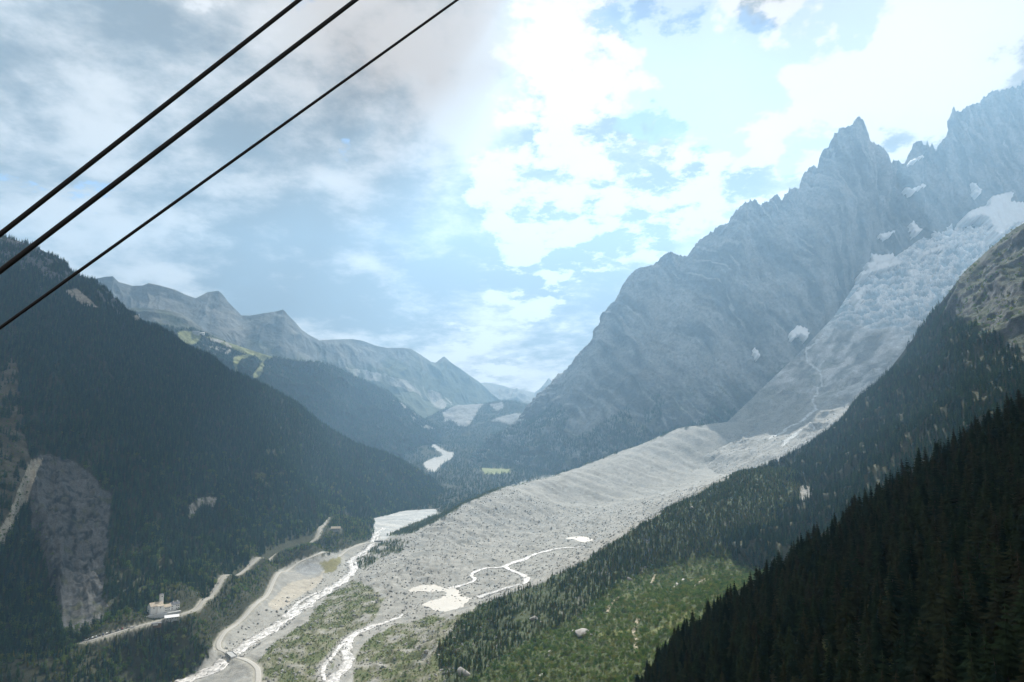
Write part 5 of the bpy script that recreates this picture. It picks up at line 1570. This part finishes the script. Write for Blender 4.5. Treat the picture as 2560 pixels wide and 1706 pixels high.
part('side_chapel_roof', ch, M_stoneroof, ([(8, -3.1, 10.25), (18, -3.1, 10.25), (18, 0.4, 11.4), (8, 0.4, 11.4), (8, -3.1, 10.55), (18, -3.1, 10.55), (18, .4, 11.7), (8, .4, 11.7)], [(0, 3, 2, 1), (4, 5, 6, 7), (0, 1, 5, 4), (1, 2, 6, 5), (2, 3, 7, 6), (3, 0, 4, 7)]))
part('priory_wall', ch, M_white, gwall(17.52, 28, -1.5, 9, 0.01, 7.5, 10.2))
part('priory_roof', ch, M_stoneroof, *gable(18.2, 28, -1.5, 9, 7.5, 10.2, .6))
part('guest_wing_wall', ch, M_white, gwall(28.02, 41, 1, 10, 0.01, 8.6, 11.4))
gr_ = part('guest_wing_roof', ch, M_slate, *gable(28.8, 41, 1, 10, 8.6, 11.4, .6))
for x_ in (32.5, 38.5):
    part('chimney', gr_, M_white, box_vf(x_ - .55, x_ + .55, 4.2, 5.3, 9.4, 13.0))
tw = part('bell_tower', ch, M_white, box_vf(15.2, 19.8, 9.2, 13.8, 0.02, 24))
part('tower_cap', tw, M_slate, box_vf(14.9, 20.1, 8.9, 14.1, 24.0, 24.5))
part('clock', tw, M_glass, ([(17.5 + 1.0 * math.cos(a * .5236), 9.12, 13.6 + 1.0 * math.sin(a * .5236)) for a in range(12)], [tuple(range(12))]))
part('belfry_opening', tw, M_glass, box_vf(16.9, 18.1, 9.1, 9.3, 20.4, 22.4))
window(ch, 4.2, 7.2, 1.1, 2.0, 0.0); window(ch, 12.6, 7.2, 1.1, 2.0, -2.6)
for x_ in (20.2, 21.9, 23.6, 25.3):
    window(ch, x_, 4.9, 1.2, 1.3, -1.5); window(ch, x_, 1.9, 1.2, 1.3, -1.5)
for x_ in (30.0, 36.5, 39.2):
    window(ch, x_, 5.6, 1.6, 1.3, 1.0); window(ch, x_, 1.9, 1.6, 1.3, 1.0)
part('porch', ch, M_conc, box_vf(-13, -1.2, 2, 11, 0.01, .8))

ob = empty('outbuilding', site(412, 1556, 0), math.radians(30))
tag(ob, 'grey annex with bright white metal roof just below the church', 'house')
part('wall', ob, M_grey, gwall(0, 18, 0, 9, -6, 6, 8.2))
part('roof', ob, M_tin, *gable(0, 18, 0, 9, 6, 8.2, .9, .2))
for x_ in (3, 6.5, 10, 13.5, 16): window(ob, x_, 3.2, 1.2, 1.5, 0.0)
kk = empty('kiosk', site(380, 1566, 0), math.radians(22))
tag(kk, 'low dark kiosk with pale front beside the road below the church', 'kiosk')
part('wall', kk, M_wood, box_vf(0, 11, 0, 5, -3, 3.2))
part('front_panel', kk, M_white, box_vf(.8, 7.5, -.12, -.02, .6, 2.5))
part('roof', kk, M_slate, box_vf(-.8, 11.8, -1.4, 5.8, 3.22, 3.5))
hs = empty('house', site(828, 1328, 0), math.radians(14))
tag(hs, 'large chalet with tan slab roof hidden among trees above the gravel track', 'house')
part('wall', hs, M_grey, gwall(0, 23, 0, 12, -4, 6.5, 10.5))
part('roof', hs, M_stoneroof, *gable(0, 23, 0, 12, 6.5, 10.5, 1.2, .3))
for x_ in (3, 7, 11, 15, 19.5): window(hs, x_, 3.6, 1.3, 1.5, 0.0)
part('balcony', hs, M_wood, box_vf(2, 21, -1.4, -.02, 2.6, 3.0))
part('chimney', hs, M_conc, box_vf(16, 17.2, 5, 6.2, 8.5, 12.2))

def hut(px_, py_, names, w, label, name='mountain_hut', rz=.3, roof=M_slate, wall=M_grey):
    h = cast(px_, py_, names)
    if h is None: return
    e = empty(name, h[0], rz)
    tag(e, label, 'hut')
    part('wall', e, wall, gwall(-w / 2, w / 2, -w * .3, w * .3, -w * .3, w * .3, w * .45))
    part('roof', e, roof, *gable(-w / 2, w / 2, -w * .3, w * .3, w * .3, w * .45, w * .06, w * .03))
    for x_ in (-w * .25, w * .05, w * .3): window(e, x_, w * .06, w * .08, w * .1, -w * .3)
hut(490, 835, ['mountain_flank'], 34, 'dark mountain restaurant on the meadow below the far shoulder', roof=M_slate)
hut(506, 836, ['mountain_flank'], 22, 'pale small hut beside the mountain restaurant on the far meadow', roof=M_tin, wall=M_white)
hut(329, 773, ['mountain_left'], 14, 'small white hut on the wooded ridge beside crags', wall=M_white)
hut(382, 806, ['mountain_left'], 18, 'low brown hut at the end of the ridge clearing', wall=M_wood)
h = cast(347, 797, ['mountain_left'])
if h is not None:
    e = empty('lift_pylon', h[0]); tag(e, 'thin pale lift pylon standing on the bare ridge clearing', 'pylon')
    part('mast', e, M_tin, box_vf(-.5, .5, -.5, .5, -2, 15)); part('crossarm', e, M_tin, box_vf(-3, 3, -.3, .3, 15.02, 15.6))

# ------------------------------------------------------------------ bridges
def bridge(px_, py_, rz, length, w, label, zz=0.0):
    h = cast(px_, py_, ['valley'])
    e = empty('bridge', h[0] + Vector((0, 0, zz)), rz)
    tag(e, label, 'bridge')
    part('deck', e, M_conc, box_vf(-length / 2, length / 2, -w / 2, w / 2, 0.2, 1.0))
    for s in (-1, 1):
        part('parapet', e, M_conc, box_vf(-length / 2, length / 2, s * w / 2 - .25, s * w / 2 + .25, 1.02, 1.9))
        part('abutment', e, M_conc, box_vf(s * length / 2 - 1.5, s * length / 2 + 1.5, -w / 2 - .6, w / 2 + .6, -4, 0.18))
bridge(946, 1355, math.radians(8), 22, 7, 'short concrete bridge where the gravel track meets the river outlet', 1.0)
bridge(578, 1640, math.radians(-52), 26, 9, 'concrete bridge carrying the gravel track over the white river', 1.2)

# ------------------------------------------------------------------ cars
def car_mesh(kind):
    """outline of a car from the side, drawn out to its width, narrower at the roof"""
    L_, Hh = (5.3, 2.1) if kind == 'van' else (4.3, 1.48)
    prof = [(-L_ / 2, .35), (-L_ / 2, .85), (-L_ * .46, 1.0), (-L_ * .36, Hh), (L_ * .16, Hh), (L_ * .3, .98), (L_ * .46, .85), (L_ / 2, .6), (L_ / 2, .35)]
    if kind == 'van': prof = [(-L_ / 2, .4), (-L_ / 2, 1.9), (-L_ * .46, Hh), (L_ * .24, Hh), (L_ * .36, 1.2), (L_ * .47, 1.0), (L_ / 2, .7), (L_ / 2, .4)]
    V, Fc = [], []
    n = len(prof)
    for s in (-1, 1):
        for x, z in prof:
            V.append((x, s * (.88 if z < 1.05 else .72), z))
    Fc = [tuple(range(n)), tuple(range(2 * n - 1, n - 1, -1))] + [(k, (k + 1) % n, (k + 1) % n + n, k + n)[::-1] for k in range(n)]
    return V, Fc
def glass_vf(kind):
    if kind == 'van': return [box_vf(.7, 1.5, -.76, .76, 1.3, 1.85)]
    return [box_vf(-1.45, .8, -.79, .79, 1.05, 1.38), ([(.75, -.66, 1.44), (.75, .66, 1.44), (1.27, .72, 1.04), (1.27, -.72, 1.04)], [(0, 3, 2, 1)])]
def wheel_vf(x, y):
    n = 10
    V = [(x + .32 * math.cos(6.283 * k / n), y + s * .1, .32 + .32 * math.sin(6.283 * k / n)) for s in (-1, 1) for k in range(n)]
    return V, [tuple(range(n)), tuple(range(2 * n - 1, n - 1, -1))] + [(k, k + n, (k + 1) % n + n, (k + 1) % n) for k in range(n)]
CARCOL = {'white': (.78, .78, .77), 'silver': (.5, .51, .52), 'black': (.015, .015, .018), 'blue': (.03, .06, .14), 'dark grey': (.07, .075, .08), 'red': (.25, .02, .02)}
M_car = {k: plain_mat('car_paint_' + k.replace(' ', '_'), v, 0.3) for k, v in CARCOL.items()}
M_tyre = plain_mat('tyre', (0.02, 0.02, 0.02), 0.9)
CARMESH = {}
def car(pos, rz, colour, label, kind='car', group='cars parked along the road'):
    e = empty('delivery_van' if kind == 'van' else 'parked_car' if group.startswith('cars parked') else 'moving_car', pos, rz)
    tag(e, label, 'van' if kind == 'van' else 'car', group)
    key = (kind, colour)
    if key not in CARMESH:
        b = part('body', e, M_car[colour], car_mesh(kind)); g_ = part('window', e, M_glass, *glass_vf(kind))
        ws = [part('wheel', e, M_tyre, wheel_vf(x, y)) for x in (-1.3, 1.3) for y in (-.82, .82)]
        CARMESH[key] = [(o.name.split('.')[0], o.data) for o in [b, g_] + ws]
    else:
        for nm, me in CARMESH[key]:
            link(me, nm, None, e)
rl = LAID['road'][0]
def road_at(px_, off):
    pxs, _ = proj(rl)
    i = int(np.argmin(np.abs(pxs[:int(len(pxs) * .98)] - px_)))
    i = min(max(i, 1), len(rl) - 2)
    d = rl[i + 1] - rl[i - 1]
    a = math.atan2(d[1], d[0])
    p = rl[i] + np.array([-math.sin(a), math.cos(a), 0]) * off
    return p, a
pk = []
for k in range(len(rl)):
    pass
pline = np.array([road_at(x, 8.2)[0] for x in np.linspace(150, 352, 40)])
pline[:, 2] += 0.1
ribbon('road_car_park', pline, 4.6, M_park, 0.08, wob=0, skirt=1.2)
cars = [(169, 'white', 'end car of the parked row, white, farthest down the road'), (175, 'black', 'black car next to the white end car of the parked row'), (182, 'silver', 'silver car third in the parked row from its lower end'),
        (188, 'white', 'white car fourth in the parked row from its lower end'), (197, 'dark grey', 'dark grey car fifth in the parked row from its lower end'), (202, 'silver', 'silver car sixth in the parked row from its lower end'),
        (207, 'white', 'small white car seventh in the parked row from its lower end'), (213, 'black', 'black car eighth in the parked row from its lower end'), (220, 'silver', 'silver car ninth in the parked row from its lower end'),
        (227, 'black', 'black car tenth in the parked row from its lower end'), (233, 'dark grey', 'dark grey car midway in the parked row before two bright cars'), (240, 'white', 'white car midway in the parked row, first of two bright ones'),
        (247, 'silver', 'silver car midway in the parked row, second of two bright ones'), (254, 'black', 'black car after the two bright cars of the parked row'), (266, 'blue', 'blue car after a gap in the upper parked row'),
        (272, 'white', 'white car behind the blue car in the upper parked row'), (282, 'dark grey', 'dark grey car in the upper half of the parked row'), (288, 'black', 'black car in the upper half of the parked row'),
        (300, 'blue', 'dark blue car third from the upper end of the parked row'), (306, 'dark grey', 'dark grey car second from the upper end of the parked row'), (315, 'red', 'dark red car at the upper end of the parked row')]
for x_, col, lab in cars:
    p_, a_ = road_at(x_, 7.6)
    car(Vector(p_) + Vector((0, 0, .2)), a_ + 1.0 + RNG.uniform(-.1, .1), col, lab)
p_, a_ = road_at(328, 0.5)
car(Vector(p_) + Vector((0, 0, .15)), a_, 'white', 'white van driving on the road past the parked row', 'van', 'vehicles driving on the road')
for x_, col, lab in ((509, 'black', 'black car in the bend of the road right of the church'), (547, 'dark grey', 'grey car on the road above the bend, lower of two'), (578, 'white', 'white car on the straight road above the bend'), (627, 'silver', 'silver car farthest up the road near the trees')):
    p_, a_ = road_at(x_, 1.4)
    car(Vector(p_) + Vector((0, 0, .15)), a_, col, lab, 'car', 'vehicles driving on the road')

# ------------------------------------------------------------------ near conifers, tree by tree
w = np.clip(1.0 + 1.6 * fbm(NEAR / 38.0 + 71, 3), 0.0, 1.5); w[125:] = 0
pts = sample(NEAR, w, 0.04, frame=(1300, 4200, 600, 4000), seed=31)
_tx, _ = proj(pts)
pts = pts[(pts[:, 1] > 75) | ((_tx > 2720) & (pts[:, 1] > 20))]
hts = rs(len(pts), 8, 21, 32, 0.8)
# keep a clear footing: thin where two stand too close
keep = []
cell = {}
for i in np.argsort(-hts):
    key = (int(pts[i, 0] // 5), int(pts[i, 1] // 5))
    if any((key[0] + a, key[1] + b) in cell and np.hypot(*(pts[cell[(key[0] + a, key[1] + b)], :2] - pts[i, :2])) < 4.2 for a in (-1, 0, 1) for b in (-1, 0, 1)): continue
    cell[key] = i; keep.append(i)
pts, hts = pts[keep], hts[keep]
tops = pts + np.stack([0 * hts, 0 * hts, hts], -1)
tx, ty = proj(tops); bx, by = proj(pts)
order = np.argsort(pts[:, 1])
vis = np.zeros(len(pts))
for r_, i in enumerate(order):      # how tall each one shows above the nearer crowns
    if tx[i] < -20 or tx[i] > 2580 or ty[i] > 1720: continue
    nb = order[:r_]
    hw = np.maximum(.16 * hts[nb] / pts[nb, 1] * F, 3)
    m = (np.abs(tx[nb] - tx[i]) < hw)
    cover = by[i]
    if m.any():
        cover = min(by[i], (ty[nb][m] + (by[nb][m] - ty[nb][m]) * np.abs(tx[nb][m] - tx[i]) / hw[m]).min())
    vis[i] = max(0, min(cover, 1706) - ty[i]) * .3 * hts[i] / pts[i, 1] * F
sel = np.argsort(-vis)[:300]
rest = np.setdiff1d(np.arange(len(pts)), sel)
edge_y = np.interp(tx, [1500, 1600, 1700, 1860, 2000, 2235, 2400, 2560], [1800, 1650, 1524, 1401, 1315, 1131, 1050, 951])
for i in sel:
    kx = int(RNG.integers(0, 5))
    e = empty('conifer_tree', pts[i] - np.array([0, 0, .3]), RNG.uniform(0, 6.28))
    e.scale = (hts[i] * RNG.uniform(.75, 1.3),) * 2 + (hts[i],)
    e.rotation_euler[0] = RNG.normal(0, .035); e.rotation_euler[1] = RNG.normal(0, .035)
    if ty[i] < edge_y[i] + 75:
        tag(e, 'dark conifer standing on the skyline edge of the shaded near slope', 'tree', 'conifers on the skyline of the near slope')
    elif pts[i, 1] < 240:
        tag(e, 'tall dark conifer low down on the shaded near slope, closest to the viewer', 'tree', 'conifers closest on the near slope')
    else:
        tag(e, 'dark conifer inside the dense wood on the shaded near slope', 'tree', 'conifers in the wood of the near slope')
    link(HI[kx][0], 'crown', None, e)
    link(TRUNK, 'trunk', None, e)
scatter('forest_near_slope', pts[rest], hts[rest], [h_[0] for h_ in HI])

# ------------------------------------------------------------------ ropeway cables passing overhead
M_cable = plain_mat('greased_steel_rope', (0.018, 0.018, 0.02), 0.55, 0.2, 40, 0.6)
def cable(a, b, dia, label):
    A, B = Vector(W(*a)), Vector(W(*b))
    d = (B - A).normalized()
    s0, s1 = A - d * 60, B + d * 420
    n, k = 60, 10
    V, Fc = [], []
    u = d.cross(Vector((0, 0, 1))).normalized(); v_ = d.cross(u)
    Ls = (s1 - s0).length
    for i in range(n + 1):
        t = (i / n)
        c_ = s0 + (s1 - s0) * t
        for j in range(k):
            an = 6.283 * j / k
            V.append(c_ + (u * math.cos(an) + v_ * math.sin(an)) * dia / 2)
    for i in range(n):
        for j in range(k):
            Fc.append((i * k + j, i * k + (j + 1) % k, (i + 1) * k + (j + 1) % k, (i + 1) * k + j))
    me = bpy.data.meshes.new('ropeway_cable'); me.from_pydata(V, [], Fc); me.update()
    for f in me.polygons: f.use_smooth = True
    tag(link(me, 'ropeway_cable', M_cable), label, 'cable', 'ropeway cables across the sky')
cable((0, 586, 8.6), (748, 0, 10.2), .066, 'thick black ropeway cable, topmost of the three crossing the sky')
cable((0, 678, 8.2), (889, 0, 10.2), .068, 'thick black ropeway cable, middle one of the three crossing the sky')
cable((0, 820, 8.6), (1143, 0, 10.6), .042, 'thin ropeway cable, lowest of the three crossing the sky')

# ------------------------------------------------------------------ unseen clouds added to shade the near slope and the left mountain
def shade_cloud(centre, rx, ry, rz, n, seed, name, turn=0.0):
    rg = random.Random(seed)
    bm = bmesh.new()
    for _ in range(n):
        a = rg.uniform(0, 6.283); q = math.sqrt(rg.random())
        loc = Vector((math.cos(a) * q * rx * .8, math.sin(a) * q * ry * .8, rg.uniform(-.2, .5) * rz))
        r = rg.uniform(.25, .42) * min(rx, ry) * (1.1 - .45 * q)
        m = Matrix.Translation(loc) @ Matrix.Diagonal((r, r, r * .7, 1))
        bmesh.ops.create_icosphere(bm, subdivisions=3, radius=1.0, matrix=m)
    co = np.array([v.co for v in bm.verts])
    nz = fbm(co / (min(rx, ry) * .35), 4)
    for v, k_ in zip(bm.verts, nz):
        v.co = v.co * (1 + .16 * float(k_))
    for f in bm.faces: f.smooth = True
    me = bpy.data.meshes.new(name); bm.to_mesh(me); bm.free()
    o = link(me, name, M_shade_cloud)
    o.location = centre
    o.rotation_euler[2] = turn
    tag(o, kind='stuff')
    return o
M_shade_cloud, _nt = new_mat('shade_cloud_skin')
_o = nd(_nt, 'ShaderNodeOutputMaterial'); _d = nd(_nt, 'ShaderNodeBsdfDiffuse', inp={'Color': (.85, .86, .88, 1)}); _t = nd(_nt, 'ShaderNodeBsdfTranslucent', inp={'Color': (.85, .86, .88, 1)})
_m = nd(_nt, 'ShaderNodeMixShader', inp={'Fac': .5})
_nt.links.new(_d.outputs[0], _m.inputs[1]); _nt.links.new(_t.outputs[0], _m.inputs[2]); _nt.links.new(_m.outputs[0], _o.inputs['Surface'])
def over(x, y, z, height):
    p = Vector((x, y, z)); t = (height - z) / SDIR.z
    return p + SDIR * t
shade_cloud(over(330, 230, 250, 9000), 640, 500, 160, 46, 5, 'clouds_added_for_shade')  # out of view, added to darken the near slope
shade_cloud(over(-1120, 1480, 450, 9000), 720, 1150, 170, 90, 8, 'clouds_added_for_shade')  # out of view, added to darken the left mountain and the air before it

# ------------------------------------------------------------------ the haze of the valley air
def haze_box(x0, x1, y0, y1, z0, z1, dens, col, aniso):
    me = bpy.data.meshes.new('haze')
    V, Fc = box_vf(x0, x1, y0, y1, z0, z1)
    me.from_pydata(V, [], Fc); me.update()
    m, nt = new_mat('valley_air')
    out = nd(nt, 'ShaderNodeOutputMaterial')
    pv = nd(nt, 'ShaderNodeVolumePrincipled', inp={'Color': (*col, 1), 'Density': dens, 'Anisotropy': aniso})
    nt.links.new(pv.outputs[0], out.inputs['Volume'])
    o = link(me, 'haze', m)
    o['kind'] = 'stuff'
ztop = max(float(g[..., 2].max()) for g in GRID.values()) + 40
zbot = min(float(g[..., 2].min()) for g in GRID.values()) - 2
yfar = max(float(g[..., 1].max()) for g in GRID.values()) + 100
xmin = min(float(g[..., 0].min()) for g in GRID.values()) - 100
xmax = max(float(g[..., 0].max()) for g in GRID.values()) + 100
haze_box(xmin, xmax, -500, yfar, zbot, ztop, 0.92e-4, (0.40, 0.67, 0.95), 0.50)
